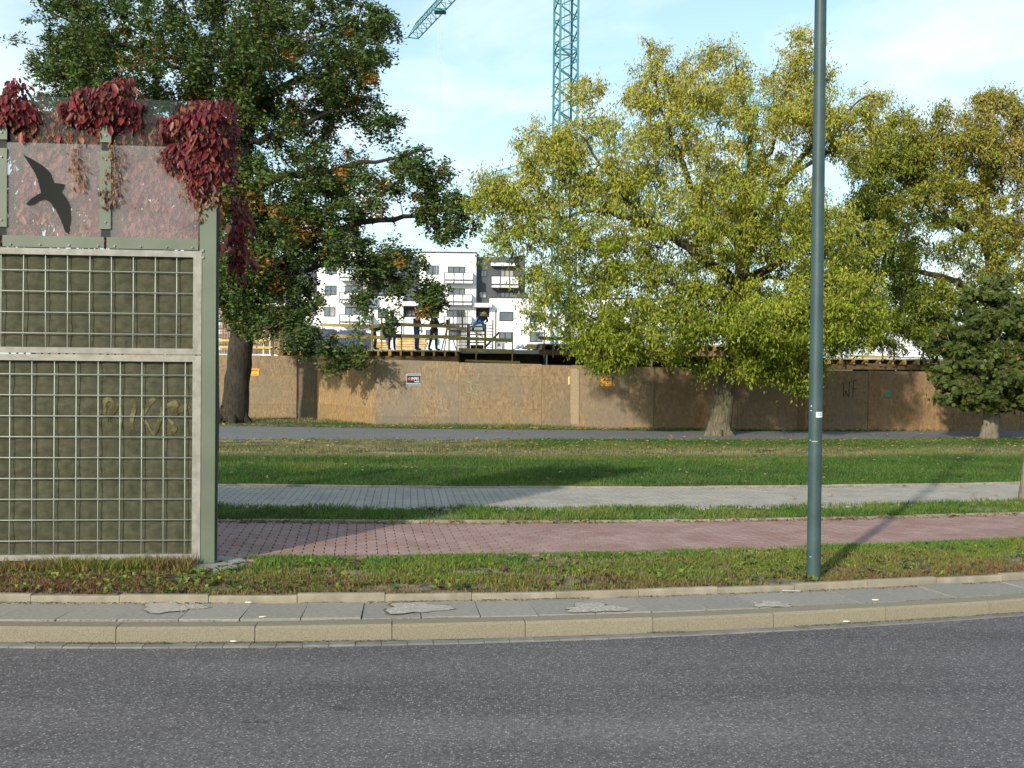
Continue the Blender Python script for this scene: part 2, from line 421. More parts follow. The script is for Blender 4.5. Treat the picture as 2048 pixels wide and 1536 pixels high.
# crumbled mortar patches in the slabs
M_MORT = mat('crumbled_mortar', (.36, .315, .27), .95, .16, 50, bump=.9, bscale=110, col2=(.42, .37, .32))
M_CRACK = mat('dirty_crack', (.10, .085, .07), .95, .3, 30)
def patch(px, py, rx, ry, seed):
    c = G(px, py, .10); rnd = random.Random(seed)
    sl = min(slabs, key=lambda o: (o.location[0] - c[0]) ** 2 + (o.location[1] - c[1]) ** 2)
    a0 = sl.rotation_euler[2]
    def blob(sc, z, dome):
        n = 26; v = [(c[0], c[1], z + dome)]; f = []
        for ring, q in ((0.55, dome * .8), (1.0, 0)):
            for i in range(n):
                t = 2 * math.pi * i / n
                r = sc * ring * (1 + .22 * math.sin(3 * t + seed) + .13 * math.sin(7 * t + 2 * seed) + rnd.uniform(-.1, .1))
                x, y = rx * r * math.cos(t), ry * r * math.sin(t)
                v.append((c[0] + x * math.cos(a0) - y * math.sin(a0), c[1] + x * math.sin(a0) + y * math.cos(a0), z + q + rnd.uniform(0, .002) * (ring < 1)))
        for i in range(n):
            f.append((0, 1 + i, 1 + (i + 1) % n)); f.append((1 + i, 1 + n + i, 1 + n + (i + 1) % n, 1 + (i + 1) % n))
        return v, f
    def sub(nm, b, m):
        me = bpy.data.meshes.new(nm); inv = sl.matrix_basis.inverted()
        off = root_loc(sl)
        me.from_pydata([tuple(inv @ Vector(np.array(q) - off)) for q in b[0]], [], b[1]); me.materials.append(m)
        o = bpy.data.objects.new(nm, me); COL.objects.link(o); o.parent = sl; return o
    sub('crack_edge', blob(1.03, .1055, .0005), M_CRACK)
    o = sub('crumbled_patch', blob(1.0, .1068, .0008), M_MORT); o['label'] = 'crumbled pale mortar hole in the slab'
    k = MB()
    for i in range(9):
        t = rnd.uniform(0, 6.28); r = rnd.uniform(.3, 1.15)
        k.sphere((c[0] + rx * r * math.cos(t), c[1] + ry * r * math.sin(t), .108), rnd.uniform(.003, .007), 6, 4, (1.2, 1, .6))
    sub('rubble', (k.v, k.f), M_MORT)
patch(343, 1216, .21, .16, 1); patch(832, 1217, .24, .17, 2); patch(1188, 1217, .21, .15, 3); patch(1545, 1210, .13, .10, 4)

# paver paths: wavy-sided blocks, the largest 300 singly, the rest as one field
def pavers(root, fn, ff, ztop, ang, m, x0, x1, seed):
    w, d, g = .100, .200, .0055
    off = [0, .007, 0, -.007]
    vq = [-d / 2 + g / 2, -d / 4, 0, d / 4, d / 2 - g / 2]
    offs = [0, .008, 0, -.008, 0]
    outl = [(w / 2 - g / 2 + o_, v_) for v_, o_ in zip(vq, offs)] + [(-w / 2 + g / 2 + o_, v_) for v_, o_ in list(zip(vq, offs))[::-1]]
    n = len(outl); c = .0018
    V = [(x, y, -.05) for x, y in outl] + [(x, y, -c) for x, y in outl] + [(x - math.copysign(c, x), y - (math.copysign(c, y) if abs(y) > .09 else 0), 0) for x, y in outl]
    Fc = [list(range(2 * n, 3 * n))]
    for k in (0, n):
        for i in range(n): Fc.append([k + i, k + (i + 1) % n, k + n + (i + 1) % n, k + n + i])
    me = shared('paver', V, Fc, m)
    ca, sa = math.cos(ang), math.sin(ang); xc, yc = 1.0, float(fn(1.0))
    rr = random.Random(seed); spots = []
    for i in range(int((x0 - 1) / w), int((x1 - 1) / w)):
        for j in range(-14, 24):
            u, v = i * w, (j + (.5 if i % 2 else 0)) * d
            X, Y = xc + u * ca - v * sa, yc + u * sa + v * ca
            if Y > fn(X) - .06 and Y < ff(X) + .06: spots.append((X, Y, ztop + rr.uniform(-.0018, .0018), rr.uniform(-.01, .01)))
    vis = [s for s in spots if abs(s[0] / s[1]) < .47 and s[0] > -.285 * s[1]]
    vis.sort(key=lambda s: s[0] ** 2 + s[1] ** 2)
    near = set(vis[:300])
    for s in vis[:300]: place('paver', me, root, s[:3], ang, s[3] * .3)
    rest = np.array([s for s in spots if s not in near])
    tv = np.array(V); px = tv[:, 0] * ca - tv[:, 1] * sa; py = tv[:, 0] * sa + tv[:, 1] * ca
    allv = np.stack([rest[:, None, 0] + px, rest[:, None, 1] + py, rest[:, None, 2] + tv[:, 2] + rest[:, None, 3] * .3 * py], -1).reshape(-1, 3)
    k = MB(); k.v = [tuple(q) for q in allv]
    k.f = [[a + b * len(V) for a in f] for b in range(len(rest)) for f in Fc]
    o = k.build('paver_field', m, root); o['kind'] = 'stuff'
M_RED = mat('red_paver', (.305, .18, .152), .88, .12, 2.5, bump=.3, bscale=120, rnd=.05, col2=(.30, .195, .175))
M_GREY = mat('grey_paver', (.34, .302, .258), .88, .10, 2.5, bump=.3, bscale=120, rnd=.05)
redp = strip('cycle_path', L_RN, L_SN, .118, .125, M_SAND, -12, 14, 60, 3, label='red block-paved cycle path running along the verge', cat='path')
pavers(redp, L_RN, L_RF, .142, .145, M_RED, -9, 12, 5)
greyp = strip('grey_footpath', L_SF, L_LN, .125, .135, M_SAND, -13, 15, 60, 3, label='grey block-paved footpath behind the narrow grass strip', cat='path')
pavers(greyp, L_SF, L_GF, .15, .10, M_GREY, -11, 14, 6)
# ------------------------------------------------------------------ grass and weeds
M_GRASS = leafmat('grass_blade', .3, .6, .2)
def blades(name, f0, f1, z0, z1, x0, x1, n, h, w, colf, label, dens=None, hvar=None, seed=0, spread=0.0, view=None, simple=False):
    r = np.random.default_rng(seed)
    X = r.uniform(x0, x1, n); T = r.uniform(-spread, 1 + spread, n)
    Y = f0(X) * (1 - T) + f1(X) * T
    k = np.ones(n, bool)
    if view is not None: k &= (X > -view[0] * Y - .4) & (X < view[1] * Y + .4)
    if dens is not None: k &= r.uniform(0, 1, n) < dens(X, Y, T)
    X, Y, T = X[k], Y[k], T[k]; n = len(X)
    Z = z0 + (z1 - z0) * T - .004
    H = h * r.uniform(.45, 1.25, n) * (hvar(X, Y, T) if hvar is not None else 1)
    a = r.uniform(0, 2 * np.pi, n); lean = r.uniform(.1, .9, n) * H; la = r.uniform(0, 2 * np.pi, n)
    wx, wy = np.cos(a) * w / 2 * r.uniform(.6, 1.4, n), np.sin(a) * w / 2
    b0 = np.stack([X - wx, Y - wy, Z], -1); b1 = np.stack([X + wx, Y + wy, Z], -1)
    mx, my = np.cos(la) * lean * .35, np.sin(la) * lean * .35
    m0 = np.stack([X - wx * .8 + mx, Y - wy * .8 + my, Z + H * .6], -1); m1 = np.stack([X + wx * .8 + mx, Y + wy * .8 + my, Z + H * .6], -1)
    tp = np.stack([X + np.cos(la) * lean, Y + np.sin(la) * lean, Z + H], -1)
    v = np.stack([b0, b1, m1, m0, tp], 1).reshape(-1, 3)
    i = np.arange(n) * 5
    f = np.concatenate([np.stack([i, i + 1, i + 2], -1), np.stack([i, i + 2, i + 3], -1), np.stack([i + 3, i + 2, i + 4], -1)])
    c = colf(X, Y, T, r)
    if simple:
        v = np.stack([b0, b1, tp], 1).reshape(-1, 3); f = np.arange(3 * n).reshape(-1, 3)
    o = fast_mesh(name, v, f, M_GRASS, cols=np.repeat(c, 3 if simple else 5, 0))
    return setp(o, label, 'grass', kind='stuff')
def mixc(cs, t):
    cs = np.array(cs); t = np.clip(t, 0, 1) * (len(cs) - 1); i = np.minimum(t.astype(int), len(cs) - 2); u = (t - i)[:, None]
    return cs[i] * (1 - u) + cs[i + 1] * u
GRN, OLV, BRN, RUS, STR = (.10, .19, .03), (.20, .205, .045), (.20, .135, .06), (.20, .095, .055), (.34, .27, .14)
def vcol(X, Y, T, r):
    g = fbm(X * 1.3, Y * 2.2, 5) * .75 + T * .62 - .22 + r.normal(0, .13, len(X))
    g = g - .12 * (X < -2.4) + .02 + .25 * (fbm(X * .6, Y * .9, 15) - .5)
    return mixc([RUS, BRN, (.20, .155, .06), OLV, (.16, .21, .035), GRN], np.clip(g * 1.25, 0, 1)) * r.uniform(.65, 1.3, (len(X), 1))
FOOT = G(440, 1128, .13)
def vden(X, Y, T):
    far = np.hypot(X - FOOT[0], Y - FOOT[1]) > .31
    return far * np.clip(.40 + (fbm(X * 2.2, Y * 3, 9) - .45) * 3.0 + T * .42, .06, 1)
blades('verge_grass', L_EB, L_RN, .12, .13, -6.5, 7.5, 190000, .046, .0075, vcol, 'patchy green and rust-brown grass on the verge beside the road', vden,
       lambda X, Y, T: .45 + fbm(X * 1.5, Y * 1.5, 2) * .9, 1, .012, (.55, .52))
def gcol(a):
    def f(X, Y, T, r):
        b = fbm(X * 1.1, Y * 1.4, a) * 1.5 - .25 + r.normal(0, .14, len(X))
        return mixc([(.08, .11, .028), (.08, .155, .028), (.115, .185, .033), (.18, .195, .05)], b) * r.uniform(.7, 1.25, (len(X), 1))
    return f
blades('strip_grass', L_SN, L_SF, .135, .135, -9, 11, 60000, .085, .010, gcol(3), 'lush green grass of the narrow strip between red and grey path', lambda X, Y, T: np.clip(.55 + (fbm(X * 2.5, Y * 2.5, 44) - .4) * 2.2, .15, 1),
       lambda X, Y, T: .3 + .95 * fbm(X * 2.2, Y * 2, 4), 2, .05, (.4, .56))
def wcol(X, Y, T, r):
    return mixc([(.16, .09, .045), (.23, .16, .06), (.13, .16, .045), (.26, .18, .09)], r.uniform(0, 1, len(X))) * r.uniform(.7, 1.3, (len(X), 1))
blades('edging_weeds', L_RF, curve((0.0145, 0.088, 11.93)), .128, .128, -9, 11, 9000, .035, .012, wcol, 'withered brown weeds along the edging of the red path', lambda X, Y, T: np.clip((fbm(X * 1.3, Y * 2, 7) - .3) * 2.4, .1, 1), None, 3, .35, (.4, .56))
blades('footpath_edge_weeds', curve((0.0127, 0.061, 15.32)), L_GF, .14, .14, -9, 12, 4500, .03, .014, wcol, 'withered weeds along the edging of the grey path', lambda X, Y, T: np.clip((fbm(X * 1.1, Y * 2, 8) - .4) * 3, .02, 1), None, 4, .2, (.4, .56))
ELD = P(1438, 880, 27.3)
def lden(X, Y, T):
    worn = np.exp(-((T - .62 + .0 * X) / .075) ** 2) * np.clip((fbm(X * .45, Y * .3, 21) - .25) * 2.2, 0, 1) + np.exp(-((T - .88) / .09) ** 2) * np.clip((-X) / 3, 0, 1)
    dry = np.clip((2.5 - X) / 4, .18, 1) * np.clip((T - .55) * 2.4, 0, 1) * np.clip((fbm(X * .8, Y * 1.6, 23) - .38) * 4, 0, 1)
    ring_ = np.clip(1.5 - np.hypot(X - ELD[0], Y - ELD[1]) * .8, 0, 1)
    return np.clip(1.0 - 1.0 * worn - ring_ - .75 * dry - .3 * (fbm(X * 1.5, Y * 1.5, 22) < .4), .05, 1)
def lcol(X, Y, T, r):
    b = fbm(X * .9, Y * 1.3, 31) * 1.3 - .12 + r.normal(0, .09, len(X))
    worn = np.exp(-((T - .62) / .10) ** 2) * np.clip(fbm(X * .45, Y * .3, 21) * 1.8 - .2, 0, 1)
    c = mixc([(.055, .088, .024), (.058, .122, .024), (.086, .152, .028), (.15, .172, .042)], b)
    dry = np.clip((2.5 - X) / 4, .18, 1) * np.clip((T - .5) * 2.2, 0, 1) * np.clip((fbm(X * .8, Y * 1.6, 23) - .36) * 3.5, 0, 1)
    s = np.clip(worn * .9 + dry * .7 + (np.exp(-((T - .9) / .1) ** 2) * np.clip(-X / 6, 0, .8)), 0, .85)[:, None]
    return (c * (1 - s) + np.array(STR) * .9 * s) * r.uniform(.7, 1.25, (len(X), 1))
blades('lawn_grass', L_LN, L_AN, .15, .25, -14, 18, 420000, .062, .016, lcol, 'wide green lawn with worn straw-coloured tracks', lden,
       lambda X, Y, T: .6 + .7 * fbm(X * .9, Y * .9, 33), 5, .004, (.33, .54), True)
blades('hoarding_grass', L_AF, lambda x: L_AF(x) + np.where(np.asarray(x) < -4, 4.6, np.where(np.asarray(x) < 3, 1.7, .75)), .275, .29, -13, 17, 40000, .11, .02, lcol, 'grass growing along the foot of the wooden hoarding',
       lambda X, Y, T: np.clip((fbm(X * .8, Y, 41) - .15) * 1.9, 0.15, 1), lambda X, Y, T: .35 + 1.0 * T * fbm(X, Y, 6), 6, 0, (.35, .55), True)

# broad-leaved weeds in the verge, fallen leaves
M_LITTER = leafmat('leaf_litter', .2, .7, .2)
def rosettes(name, spots, label, cols, seed, size=(.04, .09), nl=(6, 11), up=.5):
    r = np.random.default_rng(seed); V = []; Fc = []; C = []
    for (x, y, z) in spots:
        base = np.array(cols[r.integers(len(cols))]) * r.uniform(.75, 1.25)
        for _ in range(r.integers(*nl)):
            a = r.uniform(0, 6.28); L = r.uniform(*size); w = L * r.uniform(.16, .26); e = r.uniform(.15, 1.0) * up
            d = np.array([math.cos(a), math.sin(a), 0]); s = np.array([-math.sin(a), math.cos(a), 0]); k = len(V)
            p = np.array([x, y, z])
            V += [p, p + d * L * .5 + s * w + np.array([0, 0, L * e]), p + d * L + np.array([0, 0, L * e * .8]), p + d * L * .5 - s * w + np.array([0, 0, L * e])]
            Fc.append([k, k + 1, k + 2, k + 3]); C += [base * r.uniform(.8, 1.2)] * 4
    return setp(fast_mesh(name, np.array(V), np.array(Fc), M_GRASS, cols=np.array(C)), label, 'weeds', kind='stuff')
rs = np.random.default_rng(77); sp = []
for _ in range(1500):
    x = rs.uniform(-5, 6.5) if rs.random() < .7 else rs.uniform(-5, -1.5); t = rs.uniform(.05, .95)
    sp.append((x, float(L_EB(x) * (1 - t) + L_RN(x) * t), .125))
rosettes('verge_weeds', sp, 'yellow-green broad-leaved weeds dotted over the verge', [(.26, .31, .05), (.20, .26, .05), (.13, .19, .05), (.13, .17, .04), (.17, .09, .075)], 8, (.025, .075), (5, 9), .7)
sp = []
for _ in range(70):
    x = rs.uniform(-5, 8); t = rs.uniform(.2, 1.0); sp.append((x, float(L_EB(x) * (1 - t) + L_RN(x) * t), .18))
rosettes('dandelion_flowers', sp, 'small yellow flowers scattered in the verge', [(.7, .5, .03)], 9, (.008, .014), (7, 9), .4)
def fallen(name, f0, f1, z, x0, x1, n, label, dens, seed, size=(.04, .10), z1=None):
    r = np.random.default_rng(seed)
    X = r.uniform(x0, x1, n); T = r.uniform(0, 1, n); k = r.uniform(0, 1, n) < dens(X, T); X, T = X[k], T[k]; n = len(X)
    Y = f0(X) * (1 - T) + f1(X) * T; L = r.uniform(*size, n); a = r.uniform(0, 6.28, n); Z = z + ((z1 or z) - z) * T + .005
    d = np.stack([np.cos(a), np.sin(a)], -1); s = np.stack([-np.sin(a), np.cos(a)], -1); p = np.stack([X, Y], -1)
    cu = r.uniform(.05, .45, (4, n)) * L
    pts = [p - d * (L / 2)[:, None], p + s * (L * .33)[:, None], p + d * (L / 2)[:, None], p - s * (L * .33)[:, None]]
    v = np.stack([np.concatenate([q, (Z + cu[i])[:, None]], 1) for i, q in enumerate(pts)], 1).reshape(-1, 3)
    i = np.arange(n) * 4
    c = mixc([(.36, .17, .05), (.30, .20, .09), (.44, .32, .16), (.24, .10, .045)], r.uniform(0, 1, n))
    return setp(fast_mesh(name, v, np.stack([i, i + 1, i + 2, i + 3], -1), M_LITTER, cols=np.repeat(c, 4, 0)), label, 'leaves', kind='stuff')
fallen('fallen_leaves', L_LN, L_AN, .20, -12, 17, 7000, 'dry fallen leaves scattered over the lawn', lambda X, T: .10 + .9 * np.clip((T - .5) * 2.5, 0, 1), 1, (.04, .095), .28)
fallen('hoarding_leaf_litter', L_AF, lambda x: L_AF(x) + .8, .285, -12, 17, 3200, 'band of fallen leaves between asphalt footpath and hoarding', lambda X, T: (1 - T) * np.where(X > 6, 1, .45), 2, (.06, .13))
fallen('asphalt_path_leaves', L_AN, L_AF, .262, -11, 17, 160, 'few fallen leaves on the asphalt footpath', lambda X, T: 1 + 0 * X, 3, (.05, .1), .28)
fallen('edging_leaf_litter', L_RF, curve((0.0145, 0.088, 11.93)), .15, -8, 9, 420, 'fallen leaves caught along the red path edging', lambda X, T: 1 + 0 * X, 4, (.03, .07))
fallen('grey_path_leaves', L_SF, L_GF, .155, -5, 9, 26, 'few dry leaves lying on the grey footpath', lambda X, T: np.where(X > 3, 1, .4), 6, (.05, .11))

# ------------------------------------------------------------------ noise barrier
BO = G(429, 1131, .13); BA = math.radians(5.3)
BD = np.array([-math.cos(BA), -math.sin(BA)]); BN = np.array([math.sin(BA), -math.cos(BA)])   # to the left along the barrier; towards the road
def B(s, t, z): return (BO[0] + BD[0] * s + BN[0] * t, BO[1] + BD[1] * s + BN[1] * t, z)
class BB(MB):
    def bb(s, s0, s1, t0, t1, z0, z1):
        c = [B(a, b, z) for z in (z0, z1) for a, b in ((s0, t0), (s0, t1), (s1, t1), (s1, t0))]
        return s.add(c, [(0, 3, 2, 1), (4, 5, 6, 7), (0, 1, 5, 4), (1, 2, 6, 5), (2, 3, 7, 6), (3, 0, 4, 7)])
bar = thing('noise_barrier', (BO[0], BO[1], .13), 'tall olive noise barrier with wire mesh panels and glass top beside the verge', 'noise barrier')
M_GREEN = mat('barrier_green_paint', (.092, .112, .078), .5, .10, 3, spec=.4, rnd=.03)
M_GALV = mat('galvanised_frame', (.225, .212, .185), .55, .16, 14, spec=.4, metal=.1, rnd=.04)
M_WIRE = mat('wire_mesh', (.40, .425, .36), .5, .1, 9, spec=.4, metal=.1)
M_DARK = mat('dark_gasket', (.02, .02, .02), .7, .2)
M_BOLT = mat('bolt', (.16, .17, .15), .5, .2, metal=.4)
M_WOOL = mat('absorber_wool', (.060, .058, .037), .98, .15, 14, bump=.7, bscale=140, spec=.1, col2=(.076, .073, .048), detail=9, lo=.3, hi=.7, stretch=(1, 1, 1.5))
M_CONC = mat('footing_concrete', (.27, .255, .235), .9, .12, 6, bump=.3, bscale=60)
def glassm(name, dirt, col, tint, refl=.6):
    m = bpy.data.materials.new(name); n, l = nodes_of(m); n.remove(n['Principled BSDF'])
    tr = n.new('ShaderNodeBsdfTransparent'); tr.inputs[0].default_value = (*tint, 1)
    df = n.new('ShaderNodeBsdfDiffuse'); df.inputs[0].default_value = (*col, 1)
    gl = n.new('ShaderNodeBsdfGlossy'); gl.inputs['Roughness'].default_value = .02
    g = n.new('ShaderNodeNewGeometry'); nz_ = n.new('ShaderNodeTexNoise'); nz_.inputs['Scale'].default_value = 2.5; nz_.inputs['Detail'].default_value = 5
    l.new(g.outputs['Position'], nz_.inputs['Vector'])
    mr = n.new('ShaderNodeMapRange'); mr.inputs['From Min'].default_value = .3; mr.inputs['From Max'].default_value = .7
    mr.inputs['To Min'].default_value = dirt * .75; mr.inputs['To Max'].default_value = dirt * 1.25
    l.new(nz_.outputs['Fac'], mr.inputs['Value'])
    a = n.new('ShaderNodeMixShader'); l.new(mr.outputs[0], a.inputs[0]); l.new(tr.outputs[0], a.inputs[1]); l.new(df.outputs[0], a.inputs[2])
    fr = n.new('ShaderNodeFresnel'); fr.inputs[0].default_value = 1.45
    fm = n.new('ShaderNodeMath'); fm.operation = 'MULTIPLY'; fm.inputs[1].default_value = refl; l.new(fr.outputs[0], fm.inputs[0])
    b = n.new('ShaderNodeMixShader'); l.new(fm.outputs[0], b.inputs[0]); l.new(a.outputs[0], b.inputs[1]); l.new(gl.outputs[0], b.inputs[2])
    l.new(b.outputs[0], n['Material Output'].inputs['Surface']); return m
M_GL1 = glassm('dusty_glass', .15, (.42, .37, .38), (.95, .93, .93))
M_GL2 = glassm('clear_glass', .022, (.30, .36, .34), (.90, .94, .92), .25)
PW = .142                                                            # post flange
def post(s0):
    p = BB().bb(s0, s0 + PW, .0, .012, .115, 4.10).bb(s0 + PW / 2 - .006, s0 + PW / 2 + .006, -.12, 0, .115, 4.10).bb(s0, s0 + PW, -.132, -.12, .115, 4.10).build('post', M_GREEN, bar)
    return p
def ring(c, n=18):
    pass
p0 = post(0.0)
for z in (2.83, 2.89):
    k = MB(); q = B(.115, .012, z); k.tube([B(.115, .012, z), B(.115, .024, z)], .013, 8); k.build('bolt', M_BOLT, p0)
ft = MB(); c = B(PW / 2, -.05, .118); ft.tube([(c[0], c[1], .02), (c[0], c[1], .142), (c[0], c[1], .150)], [.34, .34, .325], 28); ft.build('footing', M_CONC, bar, smooth=False)
BAY = 4.0
def sp(px, py):                                                     # where a sight line meets the barrier's front plane
    q = ray(px, py); n3 = np.array([BN[0], BN[1], 0]); o = np.array([BO[0], BO[1], 0]); t = ((o - EYEP) @ n3) / (q @ n3); w = EYEP + q * t
    return (w[:2] - BO[:2]) @ BD, w[2]

def bay(k):
    global WOOL
    a, b = PW - .02 + k * BAY, k * BAY + BAY + .02                      # panel span
    # frames of the two mesh panels
    for (z0, z1, nm) in ((.185, 1.972, 'lower'), (1.982, 2.885, 'upper')):
        tf = .018
        frm = BB().bb(a, a + .072, -.06, tf, z0, z1).bb(b - .072, b, -.06, tf, z0, z1).bb(a + .072, b - .072, -.06, tf - .002, z1 - .055, z1).bb(a + .072, b - .072, -.06, tf - .002, z0, z0 + .05)
        fr = frm.build('panel_frame', M_GALV, bar)
        s0, s1, zz0, zz1 = a + .072, b - .072, z0 + .05, z1 - .055
        first_v = (.405 if nm == 'upper' else .343) - .142 + PW - .02 if k == 0 else .3 + k * BAY
        vs_ = np.arange(0, s1 - s0, .1845); 
        sv = [q for q in (np.arange(-2, 40) * .1845 + (a + (.215 if nm == 'upper' else .138))) if s0 + .01 < q < s1 - .01]
        zv = [q for q in (zz1 - (.135 if nm == 'upper' else .118) - np.arange(0, 20) * .1805) if q > zz0 + .02]
        # woolly absorber, pushed out between the wires
        n_s, n_z = int((s1 - s0) / .022), int((zz1 - zz0) / .022)
        S = np.linspace(s0, s1, n_s); Z = np.linspace(zz0, zz1, n_z); SS, ZZ = np.meshgrid(S, Z)
        dsv = np.min(np.abs(SS[..., None] - np.array(sv)), -1); dzv = np.min(np.abs(ZZ[..., None] - np.array(zv)), -1)
        pil = np.clip(dsv / .09, 0, 1) ** .6 * (.65 + .35 * np.clip(dzv / .09, 0, 1) ** .7)
        TT = -.048 + .022 * pil + (fbm(SS * 14, ZZ * 14, 50 + k) - .5) * .016 + (fbm(SS * 1.2, ZZ * 5.0, 60 + k) - .5) * .026
        if k == 0 and nm == 'lower': WOOL = (S, Z, TT)
        v = np.stack([BO[0] + BD[0] * SS + BN[0] * TT, BO[1] + BD[1] * SS + BN[1] * TT, ZZ], -1).reshape(-1, 3)
        i = np.arange((n_z - 1) * n_s).reshape(n_z - 1, n_s)[:, :-1].ravel()
        ab = fast_mesh('absorber_mat', v, np.stack([i, i + n_s, i + n_s + 1, i + 1], -1), M_WOOL, bar, smooth=True)
        if k < 1:
            for q in sv: MB().tube([B(q + random.uniform(-.003, .003), -.006, zz0 - .02), B(q, -.004, (zz0 + zz1) / 2), B(q + random.uniform(-.003, .003), -.006, zz1 + .02)], .0043, 6).build('wire', M_WIRE, fr, smooth=True)
            for q in zv: MB().tube([B(s0 - .02, .004, q), B(s1 + .02, .004, q)], .0043, 6).build('wire', M_WIRE, fr, smooth=True)
    # cover strips with bolts, glass and clamps
    z0 = 2.892
    if k == 0: bnd = [a + .02, sp(212, 400)[0], sp(4, 400)[0]]; bnd += [bnd[-1] + (b - bnd[-1]) / 2, b]
    else: bnd = list(np.linspace(a + .02, b, 5))
    for j in range(4):
        s0 = bnd[j]; pw = bnd[j + 1] - s0
        cs = BB().bb(s0 + .01, s0 + pw - .012, .008, .020, z0, z0 + .098).build('cover_strip', M_GREEN, bar)
        if k == 0:
            for q in np.linspace(.06, pw - .08, 4): MB().tube([B(s0 + q, .020, z0 + .022), B(s0 + q, .031, z0 + .022)], .0095, 8).build('bolt', M_BOLT, cs)
        g1 = BB().bb(s0 + .012, s0 + pw - .012, -.008, .0, z0 + .03, 3.79).build('glass_pane', M_GL1, bar)
        g2 = BB().bb(s0 + .012, s0 + pw - .012, -.032, -.022, 3.74, 4.20).build('glass_pane', M_GL2, bar)
        if j > 0:
            cl = BB().bb(s0 - .045, s0 + .05, .002, .016, 3.06, 3.735).build('clamp_strip', M_GREEN, bar)
            cl2 = BB().bb(s0 - .045, s0 + .05, .002, .016, 3.81, 4.08).build('clamp_strip', M_GREEN, bar)
            BB().bb(s0 - .035, s0 + .04, -.02, .001, 2.97, 4.02).build('gasket', M_DARK, bar)
            if k == 0:
                for zq in (3.12, 3.66): MB().tube([B(s0, .016, zq), B(s0, .026, zq)], .009, 8).build('bolt', M_BOLT, cl)
                MB().tube([B(s0, .016, 3.87), B(s0, .026, 3.87)], .009, 8).build('bolt', M_BOLT, cl2)
        else:
            BB().bb(s0 - .012, s0 + .010, -.02, .004, 3.0, 4.05).build('gasket', M_DARK, bar)
bay(0); bay(1); bay(2)
for k in (1, 2, 3): post(k * BAY)
# black bird silhouette stuck on the second pane
bird = [(46, 308), (60, 316), (76, 325), (90, 335), (101, 346), (105, 356), (108, 366), (120, 367), (130, 369), (128, 376), (123, 384), (134, 398), (141, 414), (142, 436), (138, 468), (131, 464), (122, 440), (112, 420), (100, 404), (90, 399), (80, 402), (66, 410), (56, 411), (53, 407), (62, 398), (76, 389), (83, 386), (76, 360), (70, 346), (60, 330)]
bv = [B(sp(x, y)[0], .0045, sp(x, y)[1]) for x, y in bird] + [B(sp(x, y)[0], .0015, sp(x, y)[1]) for x, y in bird]
nb = len(bird)
pane = [o for o in bar.children if o.name.startswith('glass_pane')][2]
MB().add(bv, [list(range(nb))[::-1], list(range(nb, 2 * nb))] + [[i, (i + 1) % nb, nb + (i + 1) % nb, nb + i] for i in range(nb)]).build('bird_sticker', mat('black_sticker', (.020, .021, .020), .95, .1, spec=.1), pane)['label'] = 'black sticker of a flying bird of prey'
# faded spray-paint tag on the lower absorber
def ribbon(pts, w, fn):
    k = MB(); pts = [np.array(p, float) for p in pts]
    fine = []
    for i in range(len(pts) - 1):
        p0_, p1, p2, p3 = pts[max(i - 1, 0)], pts[i], pts[i + 1], pts[min(i + 2, len(pts) - 1)]
        for t in np.linspace(0, 1, 7)[:-1]:
            fine.append(.5 * ((2 * p1) + (-p0_ + p2) * t + (2 * p0_ - 5 * p1 + 4 * p2 - p3) * t * t + (-p0_ + 3 * p1 - 3 * p2 + p3) * t ** 3))
    fine.append(pts[-1])
    for i, q in enumerate(fine):
        d = fine[min(i + 1, len(fine) - 1)] - fine[max(i - 1, 0)]; d /= np.linalg.norm(d) + 1e-9; nrm = np.array([-d[1], d[0]])
        k.v += [tuple(fn(q + nrm * w / 2)), tuple(fn(q - nrm * w / 2))]
    k.f = [[2 * i, 2 * i + 1, 2 * i + 3, 2 * i + 2] for i in range(len(fine) - 1)]
    return k
M_TAG = mat('faded_spray', (.098, .088, .038), .95, .45, 9, bump=.6, bscale=60)
strokes = [[(180, 520), (185, 250), (260, 180), (345, 230), (345, 330), (270, 500), (270, 640), (330, 720)], [(300, 520), (410, 350), (480, 320), (505, 500), (515, 770)],
           [(730, 250), (800, 225), (790, 400), (745, 560), (740, 780)],
           [(1200, 150), (1090, 300), (965, 480), (945, 600), (1060, 690), (1180, 890), (1310, 620), (1370, 470), (1340, 420), (1450, 330), (1660, 265), (1600, 400), (1580, 515), (1700, 430), (1920, 320)],
           [(1480, 600), (1630, 750), (1550, 880), (1430, 850), (1360, 770)]]
absm = [o for o in bar.children if o.name.startswith('absorber_mat')][0]
for st in strokes:
    pp = [sp(190 + x / 10.24, 780 + y / 10.24) for x, y in st]
    def on_wool(q):
        S_, Z_, T_ = WOOL; i = int(np.clip(np.searchsorted(S_, q[0]), 1, len(S_) - 1)); j = int(np.clip(np.searchsorted(Z_, q[1]), 1, len(Z_) - 1))
        return B(q[0], T_[j - 1:j + 1, i - 1:i + 1].max() + .0035, q[1])
    for dw in (-.012, 0, .012):                                       # three overlapping passes of the can
        ribbon([(a + dw * .6, b + dw) for a, b in pp], .016, on_wool).build('graffiti_stroke', M_TAG, absm)

